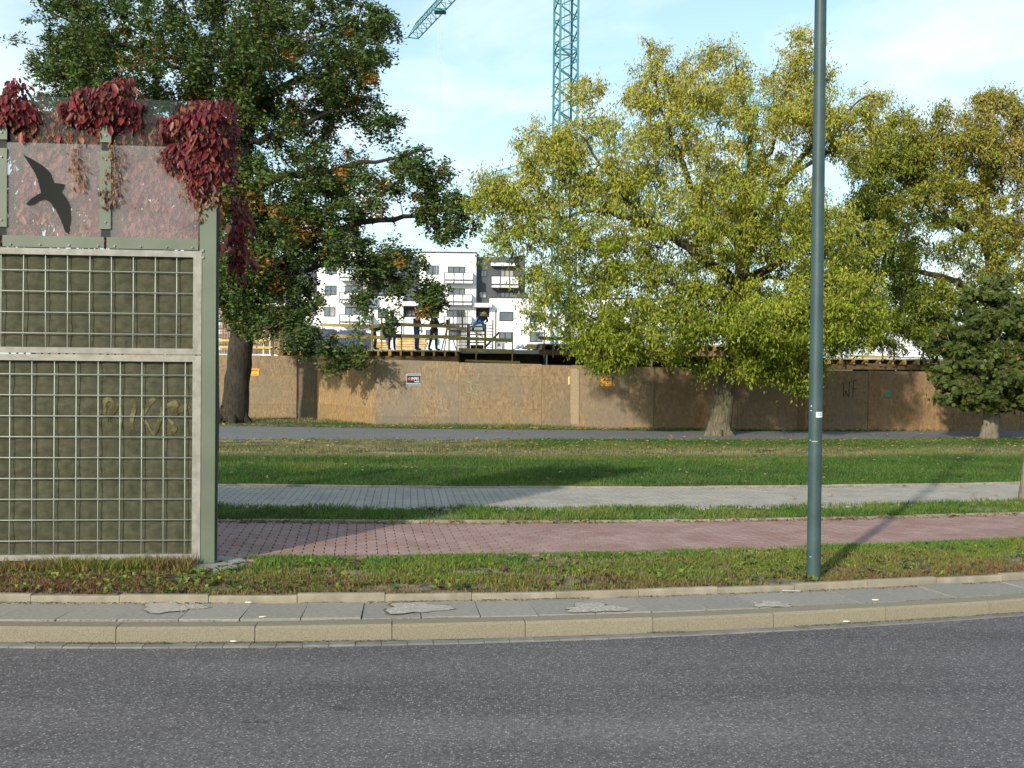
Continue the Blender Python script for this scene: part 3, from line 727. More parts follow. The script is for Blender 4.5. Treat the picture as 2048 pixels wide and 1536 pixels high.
# ------------------------------------------------------------------ red creeper on the barrier
M_VINE = leafmat('creeper_leaf', .22, .45, .3)
M_STEM = mat('creeper_stem', (.09, .05, .035), .9, .2)
def leaves_mesh(name, pts, normals, droop, size, aspect, cols, m, parent, r, fold=.25, lobes=False, oval=False):
    """pts (n,3); leaf axis = droop directions (n,3); normals (n,3)"""
    n = len(pts); ax = droop / (np.linalg.norm(droop, axis=1, keepdims=True) + 1e-9)
    nn = normals - (normals * ax).sum(1, keepdims=True) * ax; nn /= np.linalg.norm(nn, axis=1, keepdims=True) + 1e-9
    sd_ = np.cross(ax, nn); L = size[:, None]; W = L * aspect
    if lobes:
        tem = [(0, 0, 0), (.22, .42, .0), (.5, .30, .05), (.55, .62, .03), (1, 0, -.04), (.55, -.62, .03), (.5, -.30, .05), (.22, -.42, .0)]
    elif oval:
        tem = [(0, 0, 0), (.28, .36, .16), (.66, .40, .14), (1, 0, -.10), (.66, -.40, .14), (.28, -.36, .16)]
    else:
        tem = [(0, 0, 0), (.42, .5, .5 * fold), (1, 0, -.06), (.42, -.5, .5 * fold)]
    v = np.stack([pts + ax * L * a + sd_ * W * b + nn * W * c for a, b, c in tem], 1).reshape(-1, 3)
    k = len(tem); i = np.arange(n)[:, None] * k
    if lobes: f = i[:, None, :] + np.array([[0, 1, 2, 7], [2, 3, 4, 5], [7, 2, 5, 6]])[None]; f = f.reshape(-1, 4)
    elif oval: f = np.concatenate([i + np.array([[0, 1, 2, 3]]), i + np.array([[0, 3, 4, 5]])])
    else: f = np.concatenate([i + np.array([[0, 1, 2]]), i + np.array([[0, 2, 3]])])
    return fast_mesh(name, v, f, m, parent, np.repeat(cols, k, 0))
def creeper(label, blobs, seed, strands=(), base_s=0, pal=None, stems=4):
    """blobs: (px, py, rx, ry, t0, t1, n) on the barrier"""
    r = np.random.default_rng(seed); pts = []; nor = []
    for (px, py, rx, ry, t0, t1, n) in blobs:
        s_, z_ = sp(px, py); 
        a = r.uniform(0, 2 * np.pi, n); q = np.sqrt(r.uniform(0.02, 1, n)); u = q * np.cos(a); w = q * np.sin(a)
        lob = 1 + .28 * np.sin(3 * a + seed) + .2 * np.sin(5 * a + 2 * seed) + r.normal(0, .10, n); u = u * lob; w = w * lob
        w = np.where(w > 0, w, w * r.uniform(.6, 1.35, n))
        bulge = np.sqrt(np.clip(1 - q ** 2, 0, 1))
        S = s_ + u * rx / 228; Z = z_ + w * ry / 228; T = t0 + (t1 - t0) * (.25 * r.uniform(0, 1, n) + .75 * bulge)
        pts.append(np.stack([BO[0] + BD[0] * S + BN[0] * T, BO[1] + BD[1] * S + BN[1] * T, Z], -1))
        nor.append(np.stack([BD[0] * u * .8 + BN[0], BD[1] * u * .8 + BN[1], .35 + .6 * w], -1))
    th = thing('creeper', B(base_s, -.3, .13), label, 'climbing plant', 'red creepers on the noise barrier')
    st = MB()
    for (px, py, ln, n, t, spread) in strands:
        s_, z_ = sp(px, py); zz = z_ - r.uniform(0, 1, n) * ln / 228; S = s_ + r.normal(0, spread / 228, n)
        pts.append(np.stack([BO[0] + BD[0] * S + BN[0] * t, BO[1] + BD[1] * S + BN[1] * t, zz], -1)); nor.append(np.stack([np.full(n, BN[0]), np.full(n, BN[1]), np.full(n, .3)], -1))
        st.tube([B(s_, t - .01, z_), B(s_ + .01, t - .01, z_ - ln / 456), B(s_, t - .01, z_ - ln / 228)], .003, 5)
    pts = np.concatenate(pts); nor = np.concatenate(nor); n = len(pts)
    nor = nor + r.normal(0, .35, (n, 3)); dr = np.stack([r.normal(0, .35, n), r.normal(0, .35, n), np.full(n, -1.0)], -1) + nor * .25
    big = np.concatenate([np.full(sum(b[6] for b in blobs), 1.0), np.full(n - sum(b[6] for b in blobs), .5)])
    size = np.clip(r.lognormal(-2.85, .38, n), .022, .12) * big
    c = mixc(pal or [(.045, .012, .014), (.095, .014, .018), (.19, .020, .030), (.15, .036, .024), (.22, .075, .035), (.11, .09, .03)], r.beta(1.2, 2.0, n)) * r.uniform(.7, 1.3, (n, 1))
    sm = big < 1; c[sm] = mixc([(.10, .03, .02), (.20, .10, .05), (.28, .17, .09)], r.random(sm.sum()))
    leaves_mesh('leaves', pts, nor, dr, size, .52, c, M_VINE, th, r, oval=True)
    s0, z0 = sp(blobs[0][0], blobs[0][1])
    for q in range(stems): st.tube([B(s0 + q * .05 - .1, -.16, .12), B(s0 + q * .06 - .12, -.17, 1.5), B(s0 + q * .07 - .1, -.16, 3.0), B(s0 + q * .06 - .08, -.08, z0)], [.012, .01, .008, .005], 6)
    st.build('stem', M_STEM, th)
    return th
creeper('dark red creeper clump hanging over the top right end post of the barrier', [(405, 255, 58, 52, -.05, .20, 900), (398, 315, 52, 55, -.02, .14, 700), (440, 290, 30, 75, -.2, .08, 480), (410, 210, 34, 14, -.05, .05, 120)], 1, ((402, 365, 80, 60, .03, 4), (380, 340, 60, 90, .06, 10), (432, 345, 70, 90, .04, 8), (350, 300, 50, 60, .05, 6), (465, 300, 50, 60, -.05, 6), (415, 350, 60, 70, .04, 8)), .05)
creeper('dark red creeper arching over the barrier glass at the middle clamp strip', [(210, 200, 68, 34, -.1, .14, 850), (180, 225, 45, 35, -.15, .08, 380), (258, 232, 40, 36, -.2, .04, 360), (190, 262, 70, 28, -.25, -.08, 480), (250, 268, 60, 26, -.28, -.08, 420)], 2, ((160, 288, 90, 90, .03, 9), (231, 280, 125, 170, .035, 9), (214, 380, 35, 40, .03, 6), (270, 250, 60, 80, -.06, 8), (140, 225, 60, 80, -.05, 8)), .9)
creeper('dark red creeper clump at the far left edge of the barrier top', [(25, 215, 48, 42, -.15, .10, 700), (62, 240, 40, 45, -.25, -.05, 420), (30, 262, 60, 28, -.2, -.05, 420), (100, 265, 45, 25, -.28, -.1, 300)], 3, (), 1.7)
creeper('red creeper leaves pressed behind the dusty glass of the barrier', [(110, 350, 120, 75, -.22, -.06, 1700), (300, 390, 105, 90, -.25, -.06, 2600), (210, 300, 190, 40, -.3, -.1, 1800), (100, 400, 125, 85, -.4, -.2, 1500), (300, 400, 110, 90, -.4, -.22, 900), (170, 450, 70, 40, -.22, -.06, 650), (40, 400, 45, 60, -.2, -.06, 240), (310, 470, 100, 30, -.2, -.06, 700), (20, 460, 40, 30, -.2, -.06, 120)], 4, (), .8, [(.22, .05, .045), (.34, .09, .07), (.42, .14, .10), (.40, .19, .10), (.28, .10, .08)], 3)
creeper('dark red creeper trailing down behind the end post of the barrier', [(458, 430, 20, 60, -.75, -.45, 260), (455, 500, 22, 40, -.75, -.5, 160)], 5, ((458, 360, 170, 60, -.6, 8),), .05, None, 0)

blades('barrier_foot_weeds', lambda x: BO[1] + (np.asarray(x) - BO[0]) * math.tan(BA) - .32, lambda x: BO[1] + (np.asarray(x) - BO[0]) * math.tan(BA) - .02, .125, .128, -6.5, BO[0] - .12, 9000, .11, .009,
       lambda X, Y, T, r: mixc([(.17, .085, .05), (.19, .13, .055), (.19, .20, .04), (.12, .16, .035)], fbm(X * 2.5, Y * 2, 91) + r.normal(0, .15, len(X))) * r.uniform(.7, 1.3, (len(X), 1)),
       'brown and green weeds growing up the foot of the noise barrier', lambda X, Y, T: np.clip((fbm(X * 1.8, Y, 92) - .2) * 1.9, .05, 1), lambda X, Y, T: .4 + 1.1 * fbm(X * 2.2, Y, 93), 17, 0, None)

creeper('dense crimson creeper hanging behind the clear upper glass of the barrier', [(60, 258, 75, 42, -.26, -.05, 1000), (140, 268, 70, 32, -.26, -.05, 900), (215, 250, 100, 50, -.26, -.05, 1700), (295, 268, 60, 34, -.26, -.05, 700), (360, 270, 40, 30, -.26, -.06, 300)], 6, ((300, 250, 70, 60, -.05, 6), (130, 230, 60, 60, -.05, 6)), .6, [(.12, .022, .022), (.24, .036, .034), (.36, .08, .05), (.46, .18, .06), (.20, .09, .045)], 3)
# ------------------------------------------------------------------ lamp post
lb = G(1627, 1157, .125)
lp = thing('lamp_post', (lb[0], lb[1], .125), 'slim dark teal lamp post standing in the verge', 'lamp post')
M_TEAL = mat('teal_paint', (.030, .058, .062), .5, .10, 3.5, bump=.04, bscale=40, spec=.35, col2=(.038, .068, .070))
zs = [.10, .15, .4, .9, 1.5, 2.5, 4, 6, 8.0]
def lpr(z): return .0585 + (.047 - .0585) * min(1, z / 6.0)
MB().tube([(lb[0], lb[1], z) for z in zs], [lpr(z) for z in zs], 28).build('pole', M_TEAL, lp, smooth=True)
MB().tube([(lb[0], lb[1], 7.98), (lb[0], lb[1] - .1, 8.35), (lb[0], lb[1] - .5, 8.6), (lb[0], lb[1] - 1.2, 8.68)], .035, 12).build('arm', M_TEAL, lp, smooth=True)
hd = MB(); hd.sphere((lb[0], lb[1] - 1.5, 8.68), .34, 16, 8, (.42, 1, .28)); hd.build('lamp_head', M_GALV, lp, smooth=True)
# service door outline and scratches
M_CHIP = mat('chipped_paint', (.40, .37, .33), .8, .2)
def wrap(pts, z0, ang0, off, up):                                    # flat marks bent round the pole; x = metres round the pole
    return [(lb[0] + (lpr(z0) + off) * math.sin(ang0 + x / lpr(z0)), lb[1] - (lpr(z0) + off) * math.cos(ang0 + x / lpr(z0)), z0 + y) for x, y in pts]
view_ang = math.atan2(-lb[0], lb[1]) * -1                            # direction of the road side
def mark(x0, x1, z, h, m, name, off=.0012, parent=lp):
    n = 8; xs = np.linspace(x0, x1, n); k = MB()
    k.v = wrap([(x, -h / 2) for x in xs] + [(x, h / 2) for x in xs], z, -.28, off, 0); k.f = [[i, i + 1, n + i + 1, n + i] for i in range(n - 1)]
    return k.build(name, m, parent)
zt = P(1640, 829, lb[1])[2]
tag = mark(.004, .075, zt, .046, mat('white_tag', (.80, .80, .80), .4, .04), 'number_plate')
v, f = text_mesh('50', .042)
k = MB(); k.v = wrap([(x + .034, y) for x, y, _ in v], zt, -.28, .0022, 0); k.f = f; k.build('number', mat('black_ink', (.03, .03, .03), .5, .1), tag)
for (x0, x1, px_y, h) in ((-.045, -.03, 812, .010), (-.046, -.032, 821, .009), (-.05, -.038, 880, .008), (-.03, .02, 882, .006), (-.035, -.02, 1112, .006)):
    mark(x0, x1, P(1630, px_y, lb[1])[2], h, M_CHIP, 'paint_chip')

# ------------------------------------------------------------------ wooden hoarding
def osb():
    m = bpy.data.materials.new('osb_board'); n, l = nodes_of(m); b = n['Principled BSDF']; b.inputs['Roughness'].default_value = .85; b.inputs['Specular IOR Level'].default_value = .2
    g = n.new('ShaderNodeNewGeometry')
    mp = n.new('ShaderNodeMapping'); mp.inputs['Scale'].default_value = (16, 16, 7); l.new(g.outputs['Position'], mp.inputs[0])
    nz_ = n.new('ShaderNodeTexNoise'); nz_.inputs['Scale'].default_value = 1; nz_.inputs['Detail'].default_value = 4; nz_.inputs['Distortion'].default_value = 1.2; l.new(mp.outputs[0], nz_.inputs['Vector'])
    r = n.new('ShaderNodeValToRGB'); r.color_ramp.elements[0].position = .3; r.color_ramp.elements[1].position = .72
    r.color_ramp.elements[0].color = (.135, .098, .06, 1); r.color_ramp.elements[1].color = (.305, .222, .134, 1)
    l.new(nz_.outputs['Fac'], r.inputs[0])
    n2 = n.new('ShaderNodeTexNoise'); n2.inputs['Scale'].default_value = .9; n2.inputs['Detail'].default_value = 6; l.new(g.outputs['Position'], n2.inputs['Vector'])
    r2 = n.new('ShaderNodeValToRGB'); r2.color_ramp.elements[0].position = .42; r2.color_ramp.elements[1].position = .66
    r2.color_ramp.elements[0].color = (0, 0, 0, 1); r2.color_ramp.elements[1].color = (.75, .75, .75, 1); l.new(n2.outputs['Fac'], r2.inputs[0])
    mx_ = n.new('ShaderNodeMix'); mx_.data_type = 'RGBA'; l.new(r2.outputs[0], mx_.inputs[0]); l.new(r.outputs[0], mx_.inputs[6]); mx_.inputs[7].default_value = (.165, .142, .112, 1)
    oi = n.new('ShaderNodeObjectInfo')
    mm = n.new('ShaderNodeMix'); mm.data_type = 'RGBA'; mm.blend_type = 'MULTIPLY'; mm.inputs[0].default_value = 1
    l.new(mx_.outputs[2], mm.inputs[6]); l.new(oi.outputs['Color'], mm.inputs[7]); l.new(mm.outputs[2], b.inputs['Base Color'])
    bp = n.new('ShaderNodeBump'); bp.inputs['Strength'].default_value = .25; bp.inputs['Distance'].default_value = .01; l.new(nz_.outputs['Fac'], bp.inputs['Height']); l.new(bp.outputs[0], b.inputs['Normal'])
    return m
M_OSB = osb()
M_TIMB = mat('weathered_timber', (.25, .17, .09), .85, .25, 6, rnd=.12, stretch=(3, 3, 3))
hoard = thing('hoarding', (0, 30.6, .29), 'long hoarding of weathered chipboard panels behind the asphalt footpath', 'fence')
# corner points of the fence in plan, found from the survey of its foot
FP = {}
def fpt(px, d): q = P(px, 850, d); return np.array([q[0], d])
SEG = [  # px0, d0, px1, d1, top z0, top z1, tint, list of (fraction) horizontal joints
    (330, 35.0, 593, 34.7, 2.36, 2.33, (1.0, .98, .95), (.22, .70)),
    (597, 34.72, 634, 34.45, 2.33, 2.30, (.66, .66, .68), ()),  # dimness of grazing light put into the tint
    (634, 34.40, 748, 31.05, 2.28, 2.21, (1.35, 1.18, .92), (.25,)),  # extra sun on the angled panel put into its tint
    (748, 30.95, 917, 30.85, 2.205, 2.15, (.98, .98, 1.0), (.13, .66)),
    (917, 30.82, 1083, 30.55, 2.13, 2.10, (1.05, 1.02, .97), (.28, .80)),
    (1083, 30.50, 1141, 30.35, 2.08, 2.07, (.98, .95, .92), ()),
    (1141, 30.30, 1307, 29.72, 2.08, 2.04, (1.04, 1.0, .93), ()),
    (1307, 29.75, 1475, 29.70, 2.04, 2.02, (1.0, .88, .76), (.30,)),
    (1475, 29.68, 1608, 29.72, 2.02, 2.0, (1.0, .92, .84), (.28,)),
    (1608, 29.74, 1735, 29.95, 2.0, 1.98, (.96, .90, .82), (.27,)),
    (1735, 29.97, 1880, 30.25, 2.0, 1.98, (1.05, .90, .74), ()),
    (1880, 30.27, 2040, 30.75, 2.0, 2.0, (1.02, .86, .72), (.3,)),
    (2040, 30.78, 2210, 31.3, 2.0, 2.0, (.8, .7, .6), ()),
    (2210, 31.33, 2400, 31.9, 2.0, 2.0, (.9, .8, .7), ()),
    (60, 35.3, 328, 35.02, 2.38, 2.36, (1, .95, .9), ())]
FRONT = {}
for si, (a, da, b, db, ta, tb, tint_, js) in enumerate(SEG):
    p, q = fpt(a, da), fpt(b, db); d = (q - p) / np.linalg.norm(q - p); nrm = np.array([d[1], -d[0]])
    ln = np.linalg.norm(q - p); z0 = .265
    fr = [0] + list(js) + [1]
    FRONT[si] = (p, d, nrm, ln, z0, ta, tb)
    for i in range(len(fr) - 1):
        v = []
        pr = random.uniform(0, .006)
        for off in (pr, -.018):
            for (s_, ff) in ((.006, fr[i]), (ln - .006, fr[i]), (ln - .006, fr[i + 1]), (.006, fr[i + 1])):
                top = ta + (tb - ta) * s_ / ln; gp = .002 * (1 if ff == fr[i] and i else -1 if ff == fr[i + 1] and i < len(fr) - 2 else 0)
                xy = p + d * s_ + nrm * off; v.append((xy[0], xy[1], z0 + (top - z0) * ff + gp))
        o = MB().add(v, [(0, 1, 2, 3), (7, 6, 5, 4), (4, 5, 1, 0), (5, 6, 2, 1), (6, 7, 3, 2), (7, 4, 0, 3)]).build('board', M_OSB, hoard)
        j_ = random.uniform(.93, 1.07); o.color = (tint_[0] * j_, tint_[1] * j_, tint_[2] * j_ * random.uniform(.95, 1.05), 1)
    # stud and rails behind
    for s_ in (.03, ln - .03):
        xy = p + d * s_ - nrm * .07; MB().box(xy[0] - .04, xy[0] + .04, xy[1] - .04, xy[1] + .04, .1, min(ta, tb) - .03).build('post', M_TIMB, hoard)
    for zr in [.7, 1.6] + [z0 + ((ta + tb) / 2 - z0) * q for q in js]:
        xy0, xy1 = p + d * .05 - nrm * .05, q - d * .05 - nrm * .05; MB().beam((*xy0, zr), (*xy1, zr), .04, .09).build('rail', M_TIMB, hoard)
def fence_pt(si, px, py, off):
    p, d, nrm, ln, z0, ta, tb = FRONT[si]; n3 = np.array([nrm[0], nrm[1], 0]); o3 = np.array([p[0] + nrm[0] * off, p[1] + nrm[1] * off, 0])
    q = ray(px, py); t = ((o3 - EYEP) @ n3) / (q @ n3); return EYEP + q * t
def flat(name, si, quad, m, parent, off, th=.004):
    f_ = [fence_pt(si, x, y, off) for x, y in quad]; b_ = [fence_pt(si, x, y, off - th) for x, y in quad]; n = len(quad)
    return MB().add(f_ + b_, [list(range(n)), list(range(n, 2 * n))[::-1]] + [[n + i, n + (i + 1) % n, (i + 1) % n, i] for i in range(n)]).build(name, m, parent)
def rect(x0, y0, x1, y1, sl=.012): return [(x0, y1), (x1, y1 + sl * (x1 - x0)), (x1, y0 + sl * (x1 - x0)), (x0, y0)]
# lighter batten and dark vertical streaks on the boards
flat('batten', 6, rect(1141, 737, 1158, 849), mat('pale_board', (.27, .21, .135), .85, .12, 20), hoard, .022, .014)
flat('batten', 8, rect(1596, 760, 1607, 858), mat('brown_batten', (.15, .09, .045), .85, .2, 20), hoard, .022, .014)
flat('batten', 7, rect(1476, 775, 1481, 830), mat('dark_stain', (.10, .065, .035), .85, .2, 20), hoard, .012, .004)
flat('stain', 3, rect(862, 805, 869, 838), mat('orange_stain', (.22, .145, .07), .9, .2, 20), hoard, .009, .002)
# company sign
M_SIGN = mat('sign_grey_blue', (.30, .36, .40), .5, .05)
q0 = fence_pt(3, 827, 770, .02)
sg = thing('company_sign', q0, 'small black company sign with white lettering on the hoarding', 'sign')
flat('plate', 3, rect(812.5, 747, 841.5, 770.5), M_SIGN, sg, .020, .006)
flat('black_field', 3, rect(813.8, 751, 840.6, 766), mat('sign_black', (.012, .011, .016), .4, .05), sg, .0235, .003)
flat('text_bar', 3, rect(816, 748.2, 839, 749.3), mat('sign_ink', (.05, .06, .09), .6, .1), sg, .0225, .0015)
flat('text_bar', 3, rect(814, 768.3, 841, 769.3), MATS['sign_ink'], sg, .0225, .0015)
flat('text_bar', 3, rect(828.5, 763.0, 838.5, 764.2), mat('sign_white', (.75, .75, .72), .5, .05), sg, .0255, .0015)
flat('emblem', 3, [(818.6 + 2.9 * math.cos(t), 757.3 + 2.9 * math.sin(t)) for t in np.linspace(0, 2 * math.pi, 17)[:-1][::-1]], mat('sign_red', (.55, .06, .05), .5, .05), sg, .0255, .0015)
v, f = text_mesh('IMPEL', 1.0); v[:, 0] += v[:, 1] * .18; v = v / (v[:, 0].max() - v[:, 0].min())
k = MB(); k.v = [tuple(fence_pt(3, 830.6 + x * 15.8, 757.8 - y * 22 + .012 * x * 15.8, .0262)) for x, y, _ in v]; k.f = f; k.build('lettering', MATS['sign_white'], sg)
def warn(si, x0, y0, x1, y1, label):
    t = thing('warning_sign', fence_pt(si, (x0 + x1) / 2, y1, .02), label, 'sign', 'orange warning signs on the hoarding')
    w, h = x1 - x0, y1 - y0
    flat('plate', si, rect(x0, y0, x1, y1), mat('sign_orange', (.72, .30, .02), .5, .08), t, .020, .005)
    flat('yellow_field', si, rect(x0 + .04 * w, y0 + .52 * h, x1 - .04 * w, y0 + .72 * h), mat('sign_yellow', (.80, .48, .03), .5, .05), t, .0225, .0015)
    ink = mat('sign_brown_ink', (.10, .05, .01), .6, .1)
    for (a, b, c, d_) in ((.2, .25, .42, .37), (.48, .25, .68, .38), (.72, .27, .9, .36), (.3, .58, .5, .64), (.56, .58, .74, .65)):
        flat('text_bar', si, rect(x0 + a * w, y0 + b * h, x0 + c * w, y0 + d_ * h), ink, t, .0245, .0012)
    red = mat('sign_red_ink', (.62, .14, .01), .6, .1)
    for (a, b, c, d_) in ((.1, .08, .9, .15), (.1, .77, .85, .85)):
        flat('text_bar', si, rect(x0 + a * w, y0 + b * h, x0 + c * w, y0 + d_ * h), red, t, .0245, .0012)
warn(0, 490, 736.5, 518, 751, 'orange warning sign half hidden behind the oak trunk')
warn(6, 1201.5, 756, 1223.5, 772, 'orange warning sign near the middle of the hoarding')
t_ = setp(flat('paper_notice', 10, rect(1771, 780, 1781, 794), mat('green_paper', (.06, .22, .14), .7, .1), None, .022, .002), 'small green paper stuck on the shaded hoarding', 'notice')
t_ = setp(flat('paper_strip', 6, rect(1136, 753, 1140, 769), mat('yellow_paper', (.50, .44, .16), .7, .3, 60), None, .03, .002), 'narrow yellow paper strip stapled to the hoarding', 'notice')
# graffiti
M_TEALG = mat('faded_teal_spray', (.20, .245, .165), .9, .2, 30)
M_BLKG = mat('black_spray', (.035, .03, .022), .9, .3, 30)
def graf(si, strokes, ox, oy, sc, w, m):
    for st in strokes:
        k = ribbon([(ox + x / sc, oy + y / sc) for x, y in st], w, lambda q: fence_pt(si, q[0], q[1], .0095)); k.f = [f_[::-1] for f_ in k.f]
        k.build('graffiti_stroke', m, hoard)
graf(4, [[(1120, 300), (1080, 500)], [(500, 600), (580, 560), (700, 640), (820, 600)], [(560, 540), (680, 660), (800, 690), (770, 800), (830, 900), (830, 1010)], [(640, 860), (700, 980), (660, 1060), (780, 1040), (850, 960), (900, 1010)], [(880, 1120), (950, 1040), (1050, 980), (1000, 1080), (960, 1100), (1080, 1160)], [(930, 740), (1000, 640), (960, 740), (1120, 740)]], 900, 730, 19.2, 1.6, M_TEALG)
graf(9, [[(400, 230), (395, 640)], [(440, 600), (465, 470), (545, 630), (565, 200)], [(690, 160), (665, 660)], [(690, 160), (770, 150)], [(690, 410), (780, 400)]], 1660, 750, 14.63, 1.7, M_BLKG)
# ------------------------------------------------------------------ trees
def bark(name, a, b, lich, sc=7):
    m = bpy.data.materials.new(name); n, l = nodes_of(m); bs = n['Principled BSDF']; bs.inputs['Roughness'].default_value = .95; bs.inputs['Specular IOR Level'].default_value = .15
    g = n.new('ShaderNodeNewGeometry'); mp = n.new('ShaderNodeMapping'); mp.inputs['Scale'].default_value = (1, 1, .28); l.new(g.outputs['Position'], mp.inputs[0])
    nz_ = n.new('ShaderNodeTexNoise'); nz_.inputs['Scale'].default_value = sc * 3; nz_.inputs['Detail'].default_value = 6; nz_.inputs['Roughness'].default_value = .65; l.new(mp.outputs[0], nz_.inputs['Vector'])
    r = n.new('ShaderNodeValToRGB'); r.color_ramp.elements[0].position = .34; r.color_ramp.elements[1].position = .66; r.color_ramp.elements[0].color = (*a, 1); r.color_ramp.elements[1].color = (*b, 1); l.new(nz_.outputs['Fac'], r.inputs[0])
    n2 = n.new('ShaderNodeTexNoise'); n2.inputs['Scale'].default_value = 1.6; n2.inputs['Detail'].default_value = 5; l.new(g.outputs['Position'], n2.inputs['Vector'])
    r2 = n.new('ShaderNodeValToRGB'); r2.color_ramp.elements[0].position = .5; r2.color_ramp.elements[1].position = .72; r2.color_ramp.elements[1].color = (.8, .8, .8, 1); l.new(n2.outputs['Fac'], r2.inputs[0])
    mx_ = n.new('ShaderNodeMix'); mx_.data_type = 'RGBA'; l.new(r2.outputs[0], mx_.inputs[0]); l.new(r.outputs[0], mx_.inputs[6]); mx_.inputs[7].default_value = (*lich, 1); l.new(mx_.outputs[2], bs.inputs['Base Color'])
    bp = n.new('ShaderNodeBump'); bp.inputs['Strength'].default_value = .9; bp.inputs['Distance'].default_value = .03; l.new(nz_.outputs['Fac'], bp.inputs['Height']); l.new(bp.outputs[0], bs.inputs['Normal'])
    return m
def smooth_path(pts, rad, step=.25):
    pts = np.array(pts, float); rad = np.array(rad, float); out = []; rr = []
    for i in range(len(pts) - 1):
        p0, p1, p2, p3 = pts[max(i - 1, 0)], pts[i], pts[i + 1], pts[min(i + 2, len(pts) - 1)]
        k = max(2, int(np.linalg.norm(p2 - p1) / step))
        for t in np.linspace(0, 1, k + 1)[:-1]:
            out.append(.5 * ((2 * p1) + (-p0 + p2) * t + (2 * p0 - 5 * p1 + 4 * p2 - p3) * t * t + (-p0 + 3 * p1 - 3 * p2 + p3) * t ** 3)); rr.append(rad[i] * (1 - t) + rad[i + 1] * t)
    out.append(pts[-1]); rr.append(rad[-1]); return np.array(out), np.array(rr)
def tree(name, label, d0, trunk, limbs, blobs, clump_r, n_leaf, leaf, asp, colf, mbark, mleaf, seed, droop=.6, spec=None, group=None, zbase=.25, root_flare=True, density=1.0, lobes=False, surf=.35, mlimb=None):
    """trunk and limbs: (px, py, radius, depth offset); blobs: (px, py, rx, ry, depth radius m, depth offset, clumps)"""
    r = np.random.default_rng(seed); sc = d0 / F
    W = lambda q: P(q[0], q[1], d0 + q[3])
    tp, tr = smooth_path([W(q) for q in trunk], [q[2] for q in trunk], .2)
    base = np.array([tp[0][0], tp[0][1], zbase])
    th = thing(name, base, label, 'tree', group)
    tb = MB(); lb_ = MB(); tb.tube(tp, tr, 18, wob=.05)
    if root_flare:
        for a in np.linspace(0, 2 * np.pi, 7)[:-1] + r.uniform(0, 1):
            L = tr[0] * r.uniform(.7, 1.25); q = tp[0]; z = zbase
            tb.tube([(q[0] + math.cos(a) * tr[0] * .45, q[1] + math.sin(a) * tr[0] * .45, z + tr[0] * 1.0), (q[0] + math.cos(a) * (tr[0] * .75), q[1] + math.sin(a) * (tr[0] * .75), z + tr[0] * .3), (q[0] + math.cos(a) * (tr[0] * .8 + L * .55), q[1] + math.sin(a) * (tr[0] * .8 + L * .55), z - .06)], [tr[0] * .42, tr[0] * .36, tr[0] * .16], 8)
    nodes = [p for p in tp[int(len(tp) * .45):]]; nr = [x for x in tr[int(len(tr) * .45):]]
    for lm in limbs:
        lp_, lr = smooth_path([W(q) for q in lm], [q[2] for q in lm], .3)
        lp_[1:-1] += r.normal(0, .035, lp_[1:-1].shape)
        lb_.tube(lp_, lr, 9, wob=.04); nodes += list(lp_[1:]); nr += list(lr[1:])
    tb.build('trunk', mbark, th, smooth=True); lb_.build('limbs', mlimb or mbark, th, smooth=True)
    cl = []; csz = []
    for (px, py, rx, ry, dr, do, n) in blobs:
        k = 0
        while k < int(n * density):
            u = r.normal(0, 1, 3); u /= np.linalg.norm(u); q = r.uniform(0, 1) ** surf
            edge = r.random() < .16; q = r.uniform(1.0, 1.13) if edge else q
            u = u * q; csz.append(.55 if edge else 1.0)
            cl.append(P(px + u[0] * rx, py + u[1] * ry, d0 + do + u[2] * dr)); k += 1
    cl = np.array(cl)
    order = np.argsort([np.min(np.linalg.norm(np.array(nodes) - c, axis=1)) for c in cl])
    nodes = np.array(nodes); nr = np.array(nr); bm_ = MB(); pts = []; nor = []; cid = []
    center = np.mean(cl, 0)
    for ci in order:
        c = cl[ci]
        dd = np.linalg.norm(nodes - c, axis=1) + .35 * np.clip(nodes[:, 2] - c[2], 0, None)
        j = int(np.argmin(dd)); a = nodes[j]; L = np.linalg.norm(c - a)
        r0 = min(nr[j] * .75, .008 + .013 * L)
        mid1 = a + (c - a) * .35 + np.array([0, 0, .08 * L]) + r.normal(0, .05 * L, 3); mid2 = a + (c - a) * .7 + np.array([0, 0, .06 * L]) + r.normal(0, .05 * L, 3)
        bm_.tube([a, mid1, mid2, c], [r0, r0 * .8, r0 * .55, .005], 5, cap=False)
        nodes = np.concatenate([nodes, [mid1, mid2, c]]); nr = np.concatenate([nr, [r0 * .8, r0 * .55, .012]])
        # leaves of this clump, on a few twiglets
        n = max(8, int(n_leaf * r.uniform(.55, 1.45) * csz[ci])); cr = clump_r * r.uniform(.7, 1.3) * (.5 + .5 * csz[ci])
        nt_ = 6
        tw = r.normal(0, 1, (nt_, 3)); tw[:, 2] *= .7; tw /= np.linalg.norm(tw, axis=1, keepdims=True); tw *= cr * r.uniform(.6, 1.15, (nt_, 1))
        for t in tw: bm_.tube([c, c + t * .5 + np.array([0, 0, .03]), c + t], [.005, .004, .002], 3, cap=False)
        w = r.integers(0, nt_, n); f_ = r.uniform(.15, 1.1, n)[:, None]
        q = c + tw[w] * f_ + r.normal(0, cr * .17, (n, 3)); q[:, 2] -= np.abs(r.normal(0, .04, n))
        out_ = q - c; out_ /= np.linalg.norm(out_, axis=1, keepdims=True) + 1e-6
        pts.append(q); nor.append(out_ * .5 + np.array([0, -.1, .75]) + r.normal(0, .55, (n, 3))); cid.append(np.full(n, ci))
    bm_.build('branches', mlimb or mbark, th)
    pts = np.concatenate(pts); nor = np.concatenate(nor); cid = np.concatenate(cid); n = len(pts)
